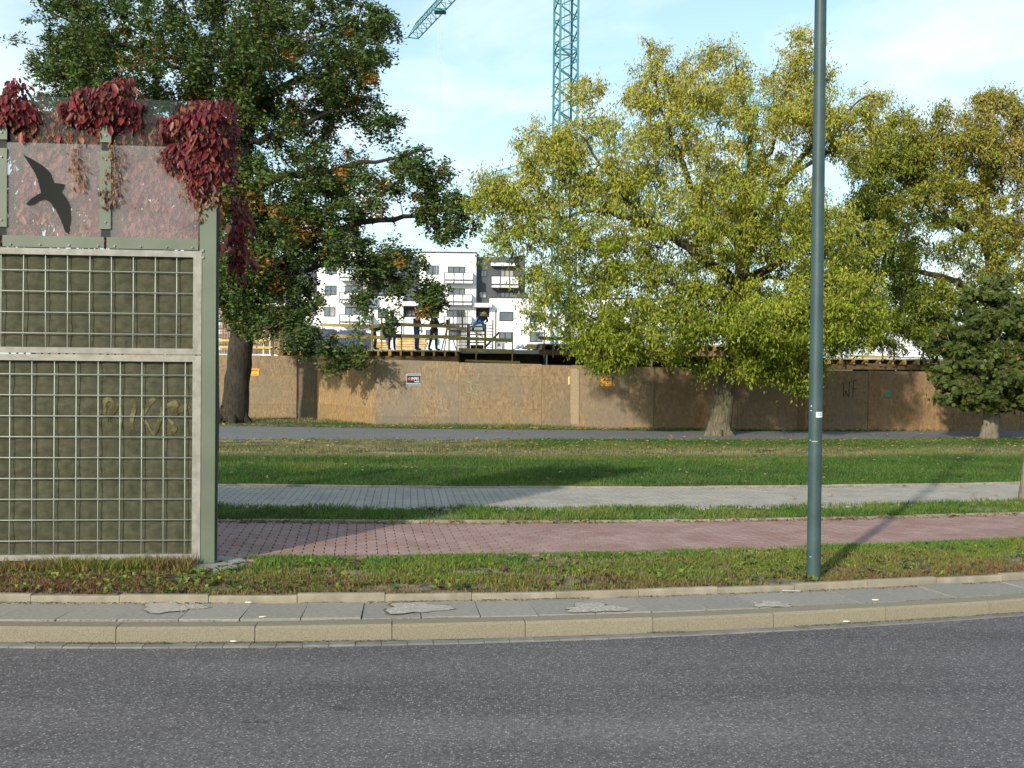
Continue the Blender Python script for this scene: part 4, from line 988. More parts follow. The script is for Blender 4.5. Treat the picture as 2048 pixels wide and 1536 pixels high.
    dr_ = r.normal(0, .75, (n, 3)); dr_[:, 2] = -droop * np.abs(r.normal(1, .4, n)) + r.normal(0, .25, n)
    size = leaf * r.uniform(.6, 1.3, n)
    cols = colf(pts, cid, cl, r)
    o = leaves_mesh('crown', pts, nor, dr_, size, asp, cols, mleaf, th, r, lobes=lobes)
    return th
M_BARK1 = bark('oak_bark', (.020, .017, .013), (.055, .047, .036), (.07, .066, .05))
M_BARK2 = bark('box_elder_bark', (.075, .064, .042), (.18, .155, .11), (.15, .155, .075))
M_LIMB = bark('crown_shaded_limb_bark', (.024, .020, .014), (.07, .058, .042), (.06, .056, .038))  # shade inside the crown is put into this limb colour
M_BARK3 = bark('maple_bark', (.13, .11, .08), (.26, .225, .17), (.28, .26, .21))
M_OAK = leafmat('oak_leaf', .28, .5, .2); M_ELD = leafmat('box_elder_leaf', .26, .55, .12); M_MAP = leafmat('maple_leaf', .25, .55, .15)
hsh = lambda i, s=0: (np.sin(i * 12.9898 + s * 78.233) * 43758.5453) % 1.0
def oakc(p, cid, cl, r):
    n = len(p); c = mixc([(.034, .064, .018), (.060, .102, .025), (.095, .142, .034), (.145, .175, .045)], r.beta(2, 2.4, n) * .7 + hsh(cid, 1) * .35)
    o = (hsh(cid, 2) > .93) & (r.random(n) < .75)
    c[o] = mixc([(.30, .12, .02), (.36, .20, .03), (.24, .08, .02)], r.random(o.sum()))
    o2 = r.random(n) < .02; c[o2] = (.26, .11, .03)
    return c * r.uniform(.75, 1.25, (n, 1))
def eldc(p, cid, cl, r):
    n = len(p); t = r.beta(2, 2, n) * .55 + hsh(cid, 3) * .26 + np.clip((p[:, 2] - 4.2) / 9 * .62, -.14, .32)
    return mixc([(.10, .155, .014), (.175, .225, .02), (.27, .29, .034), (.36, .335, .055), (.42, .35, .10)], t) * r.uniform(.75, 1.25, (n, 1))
def rightc(p, cid, cl, r):
    n = len(p); x = p[:, 0] / p[:, 1]
    b = np.clip((x - .33) * 4.5 + (p[:, 2] - 6) * .10, 0, 1) * .48 + hsh(cid, 4) * .28 + r.normal(0, .1, n)
    return mixc([(.09, .14, .016), (.175, .21, .024), (.265, .25, .04), (.335, .265, .07), (.36, .25, .10)], np.clip(b, 0, 1)) * r.uniform(.7, 1.25, (n, 1))
tree('oak_tree', 'big dark green oak with orange leaves behind the noise barrier', 31.6,
     [(466, 842, .47, 0), (470, 812, .40, 0), (474, 770, .37, 0), (480, 710, .36, 0), (486, 655, .36, 0), (490, 600, .30, 0), (487, 530, .27, 0), (482, 450, .25, 0), (482, 390, .24, 0), (490, 310, .21, 0), (505, 200, .17, .3), (515, 80, .12, .3), (520, -60, .07, .3), (525, -150, .03, .3)],
     [[(484, 655, .27, 0), (462, 610, .22, -.2), (447, 560, .17, -.4), (430, 500, .13, -.8), (400, 420, .09, -1), (370, 330, .05, -1)],
      [(484, 395, .17, 0), (560, 352, .13, -.6), (640, 347, .10, -.8), (700, 330, .07, -1), (800, 312, .04, -1), (860, 300, .02, -1)],
      [(488, 575, .17, 0), (560, 520, .13, -.6), (650, 468, .11, -1), (760, 440, .08, -1.2), (830, 432, .06, -1), (890, 420, .04, -1), (940, 440, .02, -1)],
      [(830, 432, .045, -1), (870, 452, .03, -1), (920, 455, .02, -1)],
      [(488, 640, .13, 0), (545, 632, .09, -.8), (600, 650, .06, -1.3), (660, 690, .04, -1.6), (720, 730, .015, -1.6)],
      [(488, 560, .11, 0), (600, 540, .08, -.8), (700, 520, .06, -1), (800, 560, .04, -1), (860, 590, .02, -1)],
      [(500, 230, .14, .3), (580, 165, .10, 0), (660, 140, .07, -.5), (730, 90, .04, -.5)],
      [(488, 330, .14, 0), (435, 250, .11, .2), (415, 150, .09, 0), (380, 50, .05, -.5), (350, -40, .03, -.5)],
      [(484, 420, .14, 0), (380, 340, .10, .6), (250, 270, .07, .8), (120, 220, .04, .5)],
      [(495, 280, .12, 0), (560, 270, .08, -1), (640, 230, .06, -1.5), (720, 220, .03, -1.5)],
      [(420, 170, .07, 0), (300, 110, .06, .5), (180, 60, .04, .5), (90, 20, .02, .5)],
      [(485, 500, .1, 0), (520, 440, .07, 1.5), (600, 420, .05, 2), (700, 440, .03, 2)]],
     [(330, 60, 270, 190, 3.6, 0, 210), (165, 100, 95, 110, 2.4, 0, 52), (560, 90, 200, 170, 3.6, 0, 170), (700, 130, 85, 110, 1.8, -.5, 46), (560, 330, 150, 120, 3, 0, 84), (680, 380, 110, 80, 2, -.8, 44), (830, 345, 62, 48, 1.2, -1, 24), (890, 430, 60, 50, 1.2, -1, 26),
      (540, 480, 130, 80, 2.6, -.2, 60), (495, 570, 75, 75, 1.6, -.6, 44), (450, 560, 40, 70, 1, -.9, 20), (540, 640, 70, 30, 1, -1, 16), (580, 600, 50, 45, 1.4, -.8, 16), (690, 495, 100, 40, 1.6, -1, 24), (800, 545, 80, 42, 1.3, -1, 24), (855, 590, 38, 30, .8, -1, 11), (610, 680, 55, 30, 1.1, -1.4, 13), (690, 712, 45, 18, .7, -1.6, 10), (715, 610, 25, 40, .5, -1.4, 6), (790, 640, 12, 25, .4, -1.2, 2),
      (250, 260, 200, 110, 3, .3, 90), (430, 400, 80, 130, 2, .3, 52), (600, 590, 40, 40, 1.0, -1, 8), (600, 440, 120, 70, 2, -.5, 40), (450, 250, 120, 110, 2.5, 0, 50), (100, 150, 45, 60, 1.2, 0, 12), (760, 250, 40, 40, .8, -.8, 9), (760, 30, 35, 35, .8, -.5, 8)],
     .45, 165, .118, .56, oakc, M_BARK1, M_OAK, 21, .25, density=1.28)
tree('box_elder_tree', 'yellow-green box elder with leaning trunk beside the asphalt footpath', 27.3,
     [(1437, 880, .34, 0), (1440, 850, .29, 0), (1446, 800, .275, 0), (1456, 750, .265, 0), (1468, 705, .25, 0), (1479, 655, .23, 0), (1484, 610, .22, 0), (1486, 560, .20, 0), (1483, 510, .17, 0), (1480, 460, .13, 0)],
     [[(1485, 585, .17, 0), (1430, 535, .14, -.5), (1375, 492, .12, -1), (1290, 445, .08, -1.3), (1190, 425, .05, -1.3), (1080, 430, .03, -1.2), (980, 400, .015, -1)],
      [(1477, 665, .12, 0), (1440, 662, .10, -.6), (1400, 648, .08, -1), (1310, 640, .05, -1.6), (1200, 660, .02, -1.8)],
      [(1483, 500, .13, 0), (1430, 440, .11, .3), (1395, 390, .09, .3), (1355, 300, .06, .2), (1320, 210, .04, 0), (1300, 120, .015, 0)],
      [(1481, 465, .12, 0), (1492, 380, .10, .2), (1500, 300, .07, .3), (1485, 200, .04, .3), (1470, 120, .015, .3)],
      [(1500, 350, .07, .2), (1545, 300, .05, 0), (1560, 220, .03, 0), (1600, 120, .015, 0), (1600, 85, .008, 0)],
      [(1484, 520, .14, 0), (1540, 430, .11, 0), (1585, 345, .09, 0), (1625, 290, .06, -.2), (1690, 225, .03, -.3), (1740, 190, .012, -.3)],
      [(1585, 345, .06, 0), (1660, 300, .05, -.3), (1730, 270, .03, -.4)],
      [(1486, 570, .13, 0), (1560, 520, .10, -.8), (1640, 480, .06, -1.2), (1720, 470, .03, -1.2)],
      [(1480, 650, .10, 0), (1550, 640, .07, -1), (1620, 670, .04, -1.4), (1600, 730, .02, -1.6)],
      [(1440, 545, .09, -.5), (1430, 600, .07, -1), (1380, 580, .05, -1.3), (1280, 560, .03, -1.6), (1150, 570, .015, -1.6)],
      [(1290, 445, .05, -1.3), (1220, 350, .04, -1), (1160, 270, .02, -.8)],
      [(1486, 600, .09, 0), (1520, 560, .07, 1.5), (1600, 560, .04, 2), (1700, 560, .02, 2)]],
     [(1480, 235, 190, 115, 2.8, 0, 88), (1330, 200, 80, 75, 1.8, 0, 36), (1600, 190, 70, 95, 1.6, 0, 30), (1690, 260, 85, 70, 1.6, -.2, 34), (1220, 320, 120, 95, 2, -.5, 52), (1100, 310, 65, 65, 1.4, -.6, 28), (1070, 420, 105, 75, 1.8, -1, 34), (985, 385, 50, 42, 1, -1, 16), (1010, 480, 40, 50, .9, -1, 6),
      (1330, 430, 190, 110, 2.8, -.6, 92), (1500, 420, 150, 110, 2.6, -.4, 92), (1640, 480, 125, 110, 2.2, -.4, 66), (1150, 530, 115, 85, 1.8, -1, 36), (1100, 620, 60, 55, 1.2, -1.2, 10), (1300, 590, 170, 80, 2.2, -1, 64), (1480, 620, 150, 80, 2.2, -.6, 70), (1630, 620, 105, 85, 1.8, -.8, 48), (1230, 690, 75, 42, 1.1, -1.6, 36), (1190, 650, 70, 50, 1.2, -1.4, 15), (1360, 680, 55, 35, 1.1, -1.4, 10), (1540, 715, 75, 40, 1.1, -1.3, 34), (1600, 740, 40, 30, .8, -1.5, 14), (1320, 640, 120, 45, 1.5, -2.4, 15), (1560, 650, 130, 55, 1.5, -2.4, 46), (1700, 610, 75, 80, 1.4, -1.8, 40), (1420, 730, 30, 18, .6, -1.3, 5), (1600, 95, 22, 30, .5, 0, 5), (1310, 110, 22, 25, .5, 0, 4), (1420, 110, 60, 22, .6, 0, 6), (1180, 180, 40, 30, .7, -.4, 6), (1750, 200, 25, 22, .5, -.3, 4)],
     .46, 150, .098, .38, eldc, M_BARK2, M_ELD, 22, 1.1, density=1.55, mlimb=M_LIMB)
tree('autumn_tree', 'browning autumn tree behind the hoarding at the right edge', 34.5,
     [(1975, 880, .3, 0), (1978, 760, .25, 0), (1982, 650, .24, 0), (1985, 560, .22, 0), (1978, 480, .18, 0), (1970, 400, .14, 0), (1965, 300, .09, 0), (1960, 210, .03, 0)],
     [[(1984, 560, .15, 0), (2020, 500, .12, 0), (2070, 430, .09, 0), (2110, 330, .05, 0)], [(1982, 600, .13, 0), (1900, 560, .10, -.5), (1820, 540, .07, -.8), (1740, 560, .04, -1)],
      [(1978, 490, .12, 0), (1900, 440, .09, 0), (1830, 380, .06, 0), (1790, 300, .03, 0)], [(1972, 410, .09, 0), (1900, 330, .06, 0), (1860, 240, .02, 0)], [(1985, 570, .12, 0), (2040, 560, .09, -.5), (2120, 540, .05, -.5)],
      [(1968, 350, .07, 0), (2010, 270, .05, 0), (2030, 200, .02, 0)], [(1983, 640, .1, 0), (1880, 640, .07, -.8), (1800, 660, .04, -1)]],
     [(1890, 320, 120, 85, 2.2, 0, 60), (1985, 290, 95, 95, 2, 0, 50), (2060, 300, 70, 100, 1.8, 0, 34), (1800, 300, 70, 70, 1.6, 0, 40), (1740, 350, 50, 60, 1.4, 0, 24), (1850, 430, 140, 90, 2.4, 0, 70), (2000, 440, 130, 90, 2.4, 0, 50), (1740, 470, 70, 90, 1.8, -.3, 36), (1760, 580, 105, 85, 2, -.6, 58), (1880, 570, 110, 75, 2, -.4, 36), (2030, 560, 90, 90, 2, -.4, 34), (1820, 660, 110, 45, 1.6, -.8, 38), (1690, 640, 50, 60, 1.4, -.6, 20), (2120, 420, 80, 130, 2, 0, 30), (1985, 200, 26, 30, .7, 0, 7), (2030, 215, 20, 30, .6, 0, 6), (1880, 230, 22, 25, .6, 0, 5), (1805, 240, 22, 30, .6, 0, 5)],
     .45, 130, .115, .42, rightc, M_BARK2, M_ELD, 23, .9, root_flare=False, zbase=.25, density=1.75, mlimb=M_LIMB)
# dense young maple with a broad drooping crown
def mapc(p, cid, cl, r):
    n = len(p); t = r.beta(2, 3, n) * .75 + hsh(cid, 6) * .3
    c = mixc([(.030, .052, .010), (.055, .082, .016), (.088, .112, .024), (.15, .14, .04)], t) * r.uniform(.8, 1.2, (n, 1))
    o = r.random(n) < .012; c[o] = (.28, .16, .05)
    return c
tree('young_maple', 'dense dark green young maple in front of the shaded hoarding', 26.8,
     [(1978, 882, .26, 0), (1980, 862, .21, 0), (1982, 820, .185, 0), (1985, 780, .16, 0), (1990, 700, .11, 0), (1992, 620, .05, 0)],
     [[(1985, 770, .08, 0), (1930, 730, .05, -.3), (1880, 720, .02, -.4)], [(1986, 760, .08, 0), (2040, 720, .05, -.3), (2100, 700, .02, -.3)], [(1988, 720, .06, 0), (1950, 650, .04, .2), (1920, 610, .02, .2)], [(1988, 720, .06, 0), (2030, 650, .04, .3), (2060, 610, .02, .3)], [(1986, 760, .07, 0), (1980, 740, .05, -1), (1970, 720, .02, -1.4)]],
     [(1990, 740, 120, 62, 1.6, 0, 120), (1985, 670, 105, 60, 1.4, 0, 90), (1995, 605, 70, 42, 1.0, 0, 44), (2000, 570, 36, 22, .5, 0, 10), (1900, 690, 40, 50, .7, -.2, 22), (2070, 690, 60, 70, 1.0, 0, 40), (1925, 780, 60, 26, .9, -.2, 26), (2040, 785, 70, 26, 1.0, -.1, 30), (1985, 790, 60, 18, .9, -.4, 18)],
     .28, 66, .115, .95, mapc, M_BARK3, M_MAP, 25, 1.3, root_flare=False, zbase=.25, lobes=True)
# tree whose leaning trunk just enters at the right edge
eb = G(2052, 1004, .14)
tree('edge_tree', 'pale leaning tree trunk cut off by the right edge', eb[1],
     [(2062, 1010, .17, 0), (2061, 960, .12, 0), (2064, 900, .10, 0), (2085, 780, .09, 0), (2120, 600, .08, 0), (2180, 400, .06, 0), (2240, 250, .04, 0)], [[(2180, 420, .05, 0), (2300, 350, .03, 0)]],
     [(2330, 270, 150, 150, 1.1, 0, 44)], .36, 80, .12, .45, eldc, M_BARK3, M_ELD, 24, .8, root_flare=False, zbase=.13)
# ------------------------------------------------------------------ tower cranes
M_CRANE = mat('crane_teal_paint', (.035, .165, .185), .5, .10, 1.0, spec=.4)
M_CRANE2 = mat('far_crane_bloomed_teal', (.10, .32, .34), .5, .08, 1.0, spec=.4)  # teal lightened: distance haze and sky bloom put into the colour
def lattice_mast(mb, x, y, z0, z1, w, ang, pitch, rc, rb):
    cs = [np.array([x + math.cos(ang + k * math.pi / 2) * w / math.sqrt(2), y + math.sin(ang + k * math.pi / 2) * w / math.sqrt(2)]) for k in range(4)]
    for c_ in cs: mb.beam((*c_, z0), (*c_, z1), rc, rc)
    n = int((z1 - z0) / pitch)
    for k in range(4):
        a, b = cs[k], cs[(k + 1) % 4]
        for i in range(n):
            za, zb = z0 + i * pitch, z0 + (i + .5) * pitch; mb.beam((*a, za), (*b, zb), rb, rb); mb.beam((*b, zb), (*a, za + pitch), rb, rb)
            if i % 4 == 0: mb.beam((*a, za), (*b, za), rb, rb)
def jib(mb, a, b, h, w, pitch, rc, rb):
    a, b = np.array(a, float), np.array(b, float); d = b - a; L = np.linalg.norm(d); d /= L; s = np.cross(d, (0, 0, 1)); s /= np.linalg.norm(s); u = np.array([0, 0, 1.0])
    l, r_, t = -s * w / 2, s * w / 2, u * h
    e = b - d * 1.0
    for o, q in ((l, b), (r_, b), (t, e)): mb.beam(a + o, q + o, rc, rc)
    n = int(L / pitch)
    for i in range(n):
        p, m_, q = a + d * pitch * i, a + d * pitch * (i + .5), a + d * pitch * (i + 1)
        for o in (l, r_): mb.beam(p + o, m_ + t, rb, rb); mb.beam(m_ + t, q + o, rb, rb)
        mb.beam(p + l, p + r_, rb, rb); mb.beam(p + l, q + r_, rb * .8, rb * .8)
    mb.beam(b + l, b + r_, rc, rc); mb.beam(e + t, b + l, rb, rb); mb.beam(e + t, b + r_, rb, rb)
cm = P(1127, 600, 80); ZJ = 40.6
crane = thing('tower_crane', (cm[0], cm[1], .3), 'teal lattice tower crane rising behind the box elder', 'crane')
k = MB(); lattice_mast(k, cm[0], cm[1], .3, ZJ, 1.42, math.radians(62), 1.62, .17, .085); k.build('mast', M_CRANE, crane)
k = MB(); k.beam((cm[0] + .25, cm[1], 1), (cm[0] + .25, cm[1], ZJ), .03, .03); k.beam((cm[0] - .15, cm[1], 1), (cm[0] - .15, cm[1], ZJ), .03, .03)
for z in np.arange(1, 40, .4): k.beam((cm[0] - .15, cm[1], z), (cm[0] + .25, cm[1], z), .02, .02)
k.build('ladder', M_CRANE, crane)
tipd = 119.0; tip = P(826, 76, tipd); tip[2] += 0; 
j0 = np.array([cm[0], cm[1], tip[2] + .2]); dj = tip - j0; dj /= np.linalg.norm(dj)
k = MB(); jib(k, j0 + dj * 1.0, tip, 1.30, 1.2, 1.7, .10, .045); jb = k.build('jib', M_CRANE, crane)
tp_ = P(899, -6, 110); t_on = j0 + dj * ((tp_ - j0) @ dj)
k = MB(); k.box(t_on[0] - .6, t_on[0] + .6, t_on[1] - .6, t_on[1] + .6, t_on[2] - .35, t_on[2] - .1); k.build('trolley', M_CRANE, jb)
k = MB(); k.tube([(t_on[0] - .12, t_on[1], t_on[2] - .3), (t_on[0] - .12, t_on[1], 5.2)], .022, 5); k.tube([(t_on[0] + .12, t_on[1], t_on[2] - .3), (t_on[0] + .12, t_on[1], 5.2)], .022, 5); k.build('hoist_rope', mat('steel_rope', (.42, .52, .58), .5, .1), crane)
k = MB(); k.box(t_on[0] - .25, t_on[0] + .25, t_on[1] - .12, t_on[1] + .12, 4.6, 5.25); k.tube([(t_on[0], t_on[1], 4.6), (t_on[0], t_on[1], 4.2), (t_on[0] + .2, t_on[1], 4.0), (t_on[0] + .3, t_on[1], 4.25)], .06, 6); k.build('hook_block', M_CRANE, crane)
k = MB(); cj = j0 - dj * 13; jib(k, j0 - dj * 1.0, cj, 1.2, 1.3, 2, .14, .07); k.box(cj[0] - 1, cj[0] + 1, cj[1] - 1, cj[1] + 1, cj[2] - 2.2, cj[2] - .1); k.build('counter_jib', M_CRANE, crane)
k = MB(); k.box(cm[0] - .9, cm[0] + .9, cm[1] - .9, cm[1] + .9, ZJ - 1.2, ZJ + .1); k.beam((cm[0], cm[1], ZJ), (cm[0], cm[1], ZJ + 6), .3, .3); k.beam((cm[0], cm[1], ZJ + 6), tuple(j0 + dj * 28 + np.array([0, 0, 1.3])), .06, .06); k.beam((cm[0], cm[1], ZJ + 6), tuple(cj), .06, .06); k.build('slewing_head', M_CRANE, crane)
# second crane far behind
c2t, c2m = P(962, 366, 205), P(1500, 222, 150)
crane2 = thing('tower_crane', (c2m[0], c2m[1], .3), 'distant pale teal crane whose jib crosses behind the box elder', 'crane')
dj2 = np.array([c2t[0], c2t[1], c2m[2]]); zz2 = c2t[2]
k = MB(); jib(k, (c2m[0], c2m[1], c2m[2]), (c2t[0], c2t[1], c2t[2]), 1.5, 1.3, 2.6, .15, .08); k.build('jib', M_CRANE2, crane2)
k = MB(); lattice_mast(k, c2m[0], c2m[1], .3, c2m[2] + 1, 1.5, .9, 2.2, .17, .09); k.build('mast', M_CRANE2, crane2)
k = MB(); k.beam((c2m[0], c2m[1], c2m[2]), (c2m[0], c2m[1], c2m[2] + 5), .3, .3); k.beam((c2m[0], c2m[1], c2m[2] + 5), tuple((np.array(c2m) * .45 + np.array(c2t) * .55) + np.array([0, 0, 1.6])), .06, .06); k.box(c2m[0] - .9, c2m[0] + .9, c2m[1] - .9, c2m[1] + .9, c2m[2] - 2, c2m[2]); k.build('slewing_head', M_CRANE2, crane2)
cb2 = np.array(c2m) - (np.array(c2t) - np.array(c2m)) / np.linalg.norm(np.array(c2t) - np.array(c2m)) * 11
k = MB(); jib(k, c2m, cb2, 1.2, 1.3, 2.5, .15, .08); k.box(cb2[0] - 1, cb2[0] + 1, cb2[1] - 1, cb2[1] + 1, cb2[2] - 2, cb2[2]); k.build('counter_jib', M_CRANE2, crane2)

# ------------------------------------------------------------------ apartment building
AD = 120.0
M_WHITE = mat('white_render', (.72, .72, .74), .85, .04, .4)
M_GREY = mat('anthracite_render', (.075, .082, .095), .85, .08, .5)
M_PANE = mat('window_glass', (.10, .125, .155), .15, .25, .25, spec=.6)
M_FRAME = mat('dark_window_frame', (.035, .037, .042), .5, .05)
M_BALG = mat('milky_balcony_glass', (.62, .63, .68), .3, .04, .5, spec=.5)
M_CURT = mat('light_curtain_window', (.30, .29, .27), .5, .3, .6)
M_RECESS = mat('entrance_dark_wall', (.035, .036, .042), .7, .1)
ab = P(850, 700, AD)
apt = thing('apartment_building', (ab[0], AD, .3), 'white and dark grey apartment block with balconies behind the building site', 'building')
def AX(px, d=AD): return P(px, 600, d)[0]
def AZ(px, py, d=AD): return P(px, py, d)[2]
def vol(name, x0, x1, ytop, front, back, m, ybot=None):
    xm = (x0 + x1) / 2; k = MB().box(AX(x0), AX(x1), AD + front, AD + back, .25 if ybot is None else AZ(xm, ybot), AZ(xm, ytop)); return k.build(name, m, apt)
vol('wall', 520, 634, 516, 1.2, 13, M_GREY); vol('wall', 634, 742, 503, 0, 13, M_WHITE); vol('wall', 742, 838, 511, 1.3, 13, M_GREY)
vol('wall', 838, 952, 506, 0, 13, M_WHITE); vol('wall', 952, 1050, 512, 1.2, 13, M_GREY)
vol('wall', 742, 806, 592, .35, 1.29, M_WHITE); vol('wall', 806, 838, 634, .6, 1.29, M_WHITE); vol('wall', 979, 1330, 597, .3, 9, M_WHITE); vol('wall', 952, 979, 634, .6, 1.19, M_WHITE); vol('wall', 520, 634, 606, .5, 1.19, M_WHITE)
for (x0, x1, y) in ((634, 742, 503), (838, 952, 506)): 
    MB().box(AX(x0) - .08, AX(x1) + .08, AD - .1, AD + 13.1, AZ((x0 + x1) / 2, y), AZ((x0 + x1) / 2, y) + .14).build('roof_edge', M_FRAME, apt)
MB().box(AX(978.5), AX(1331), AD + .2, AD + 9.1, AZ(1150, 597), AZ(1150, 597) + .12).build('roof_edge', M_FRAME, apt)
MB().box(AX(905), AX(920), AD + 4, AD + 6, AZ(910, 506), AZ(910, 500)).build('chimney', M_WHITE, apt)
for x in (852, 948, 1040): MB().tube([(AX(x), AD + 3, AZ(x, 506)), (AX(x), AD + 3, AZ(x, 499))], .04, 5).build('antenna', M_FRAME, apt)
def window(x0, y0, x1, y1, front, mull=2, m=None, curtain=False):
    z0, z1 = AZ((x0 + x1) / 2, y1), AZ((x0 + x1) / 2, y0); X0, X1 = AX(x0), AX(x1); t = .09; yf = AD + front
    fr = MB()
    fr.box(X0, X1, yf - .05, yf + .03, z0, z0 + t).box(X0, X1, yf - .05, yf + .03, z1 - t, z1).box(X0, X0 + t, yf - .05, yf + .03, z0 + t, z1 - t).box(X1 - t, X1, yf - .05, yf + .03, z0 + t, z1 - t)
    xs = np.linspace(X0, X1, mull + 1)
    for x in xs[1:-1]: fr.box(x - t / 2, x + t / 2, yf - .05, yf + .03, z0 + t, z1 - t)
    w = fr.build('window', M_FRAME, apt)
    for i in range(mull):
        MB().box(xs[i] + t * .6, xs[i + 1] - t * .6, yf - .02, yf + .01, z0 + t * .8, z1 - t * .8).build('pane', M_CURT if (curtain and i == mull - 1) else (m or M_PANE), w)
def balcony(x0, x1, y0, y1, front, depth=1.3, n=3):
    z0, z1 = AZ((x0 + x1) / 2, y1), AZ((x0 + x1) / 2, y0); X0, X1 = AX(x0), AX(x1); yf = AD + front - depth
    sl = MB().box(X0, X1, yf, AD + front, z0, z0 + .24).build('balcony', M_WHITE, apt)
    rl = MB(); h = z1
    for x in np.linspace(X0, X1, n + 1): rl.box(x - .035, x + .035, yf - .06, yf - .005, z0 - .1, h)
    rl.box(X0, X1, yf - .055, yf - .01, h - .06, h).box(X0, X1, yf - .055, yf - .01, z0 + .26, z0 + .38)
    for x in (X0 + .02, X1 - .02): rl.box(x - .03, x + .03, yf, AD + front, h - .06, h)
    rl.build('railing', M_FRAME, sl)
    xs = np.linspace(X0, X1, n + 1)
    for i in range(n): MB().box(xs[i] + .06, xs[i + 1] - .06, yf - .035, yf - .02, z0 + .40, h - .08).build('glass_panel', M_BALG, sl)
    for x in (X0, X1): MB().box(x - .012, x + .012, yf + .05, AD + front - .05, z0 + .40, h - .08).build('glass_panel', M_BALG, sl)
for y in (529, 571): window(650, y, 673, y + 19, 0, 2)
window(648.5, 614, 671, 633, 0, 2, curtain=True)
for y in (529, 571, 614): window(690, y, 726, y + 18, 0, 3)
for y in (542, 586, 630): balcony(683, 742, y, y + 21, 0)
for y in (531, 575, 619): window(852, y, 878, y + 18, 0, 2)
for y, x in ((533, 895), (577, 895), (620, 894)): window(x, y, 930, y + 17, 0, 3)
for y in (547, 590, 634): balcony(890, 947 if y < 560 else 945, y, y + 21, 0)
window(960, 538, 973, 552, 1.2, 2); window(957, 581, 973, 595, 1.2, 2, M_CURT)
for y in (538, 582): window(1000, y, 1027, y + 16, 1.2, 3, M_CURT if y == 538 else M_PANE)
balcony(982, 1037, 552, 575, 1.2); 
MB().box(AX(981), AX(1034), AD + .3, AD + 1.19, AZ(1008, 531), AZ(1008, 525)).build('awning_slab', M_WHITE, apt)
for (x0, x1, y0, y1) in ((801, 838, 604, 612), (946, 984, 607, 615), (590, 634, 598, 606)): MB().box(AX(x0), AX(x1), AD - .9, AD + 1.19, AZ((x0 + x1) / 2, y1), AZ((x0 + x1) / 2, y0)).build('canopy', M_WHITE, apt)
for (x0, x1, y0, y1) in ((806, 837, 613, 633), (951, 978, 616, 634)):
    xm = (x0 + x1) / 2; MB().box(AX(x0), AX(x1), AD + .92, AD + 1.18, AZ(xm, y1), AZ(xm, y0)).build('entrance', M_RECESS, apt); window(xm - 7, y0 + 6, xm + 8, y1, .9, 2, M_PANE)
window(755, 617, 776, 636, .35, 2); window(742, 572, 765, 590, 1.3, 2); window(770, 572, 800, 590, 1.3, 3); window(742, 529, 765, 545, 1.3, 2); window(770, 529, 800, 545, 1.3, 3)
window(999, 623, 1027, 642, .3, 1); window(1060, 625, 1092, 644, .3, 1)
for x in (1130, 1195, 1260): window(x, 626, x + 28, 645, .3, 2)
for x in (998, 1060, 1130, 1195, 1260): window(x, 664, x + 26, 684, .3, 2)
window(615, 572, 633, 588, 1.2, 2); window(560, 572, 590, 588, 1.2, 2); window(560, 530, 590, 546, 1.2, 2); window(615, 530, 633, 546, 1.2, 2); window(560, 614, 590, 632, .5, 2); window(600, 614, 630, 632, .5, 2)
for x in (650, 695, 760, 852, 898): window(x, 660, x + 24, 680, 0 if x not in (760,) else .35, 2)
MB().box(AX(590), AX(634) - .02, AD - .6, AD + 1.15, AZ(612, 598), AZ(612, 588)).build('parapet', M_WHITE, apt)

# ------------------------------------------------------------------ building site: decks, rails, formwork
DD = 47.0
M_DECK = mat('raw_concrete', (.30, .29, .27), .9, .2, 1.2)
M_BEAM = mat('yellow_formwork_timber', (.30, .195, .05), .75, .2, 5, rnd=.15)
M_RAIL = mat('ochre_guard_rail', (.31, .235, .075), .75, .15, 4, rnd=.12)
M_DARKW = mat('dark_ply_and_deck_shade', (.035, .024, .014), .85, .3, 3)  # near-black: the shade under the decks is put into this colour
M_OLDW = mat('old_brown_timber', (.13, .085, .045), .85, .3, 4, rnd=.2)
M_PROP = mat('steel_prop', (.35, .36, .36), .5, .1, metal=.3)
M_STEEL = mat('rusty_rebar', (.10, .065, .05), .8, .3, 4)
def DX(px, d=DD): return P(px, 690, d)[0]
def DZ(px, py, d=DD): return P(px, py, d)[2]
def deck(label, x0, x1, ytop, n_joist, base_px, depth=14, hb=10, ply=True):
    xm = (x0 + x1) / 2; zt = DZ(xm, ytop); X0, X1 = DX(x0), DX(x1)
    th = thing('formwork_deck', ((X0 + X1) / 2, DD, .3), label, 'formwork deck', 'formwork decks of the building site')
    MB().box(X0, X1, DD, DD + depth, zt - .06, zt).build('deck_slab', M_DECK, th)
    for x in np.linspace(X0 + .15, X1 - .15, n_joist): 
        w = random.choice((.08, .08, .14)); MB().box(x - w / 2, x + w / 2, DD - random.uniform(.05, .35), DD + 4, zt - .27, zt - .065).build('joist', M_BEAM, th)
    for yb, n in ((DD + .12, 0), (DD + 3.6, 1)):
        MB().box(X0 + .05, X1 - .05, yb, yb + .1, zt - .50, zt - .275).build('main_beam', M_BEAM if n else M_OLDW, th)
        for x in np.linspace(X0 + .4, X1 - .4, max(3, int((X1 - X0) / 1.7))): MB().tube([(x, yb + .05, .25), (x, yb + .05, zt - .505)], .035, 8).build('prop', M_PROP, th)
    MB().box(X0 + .1, X1 - .1, DD + 4.2, DD + 4.3, .2, zt - .065).build('underdeck_shade_sheet', M_DARKW, th)  # dark sheet added in place of the shade below the deck
    return th, zt
dk1, z1_ = deck('formwork deck with timber joists where the workers stand', 553, 919, 699, 17, 0)
dk2, z2_ = deck('formwork deck behind the box elder crown', 1076, 1560, 689, 20, 0)
dk3, z3_ = deck('formwork deck between lamp post and young maple', 1600, 1990, 717, 16, 0)
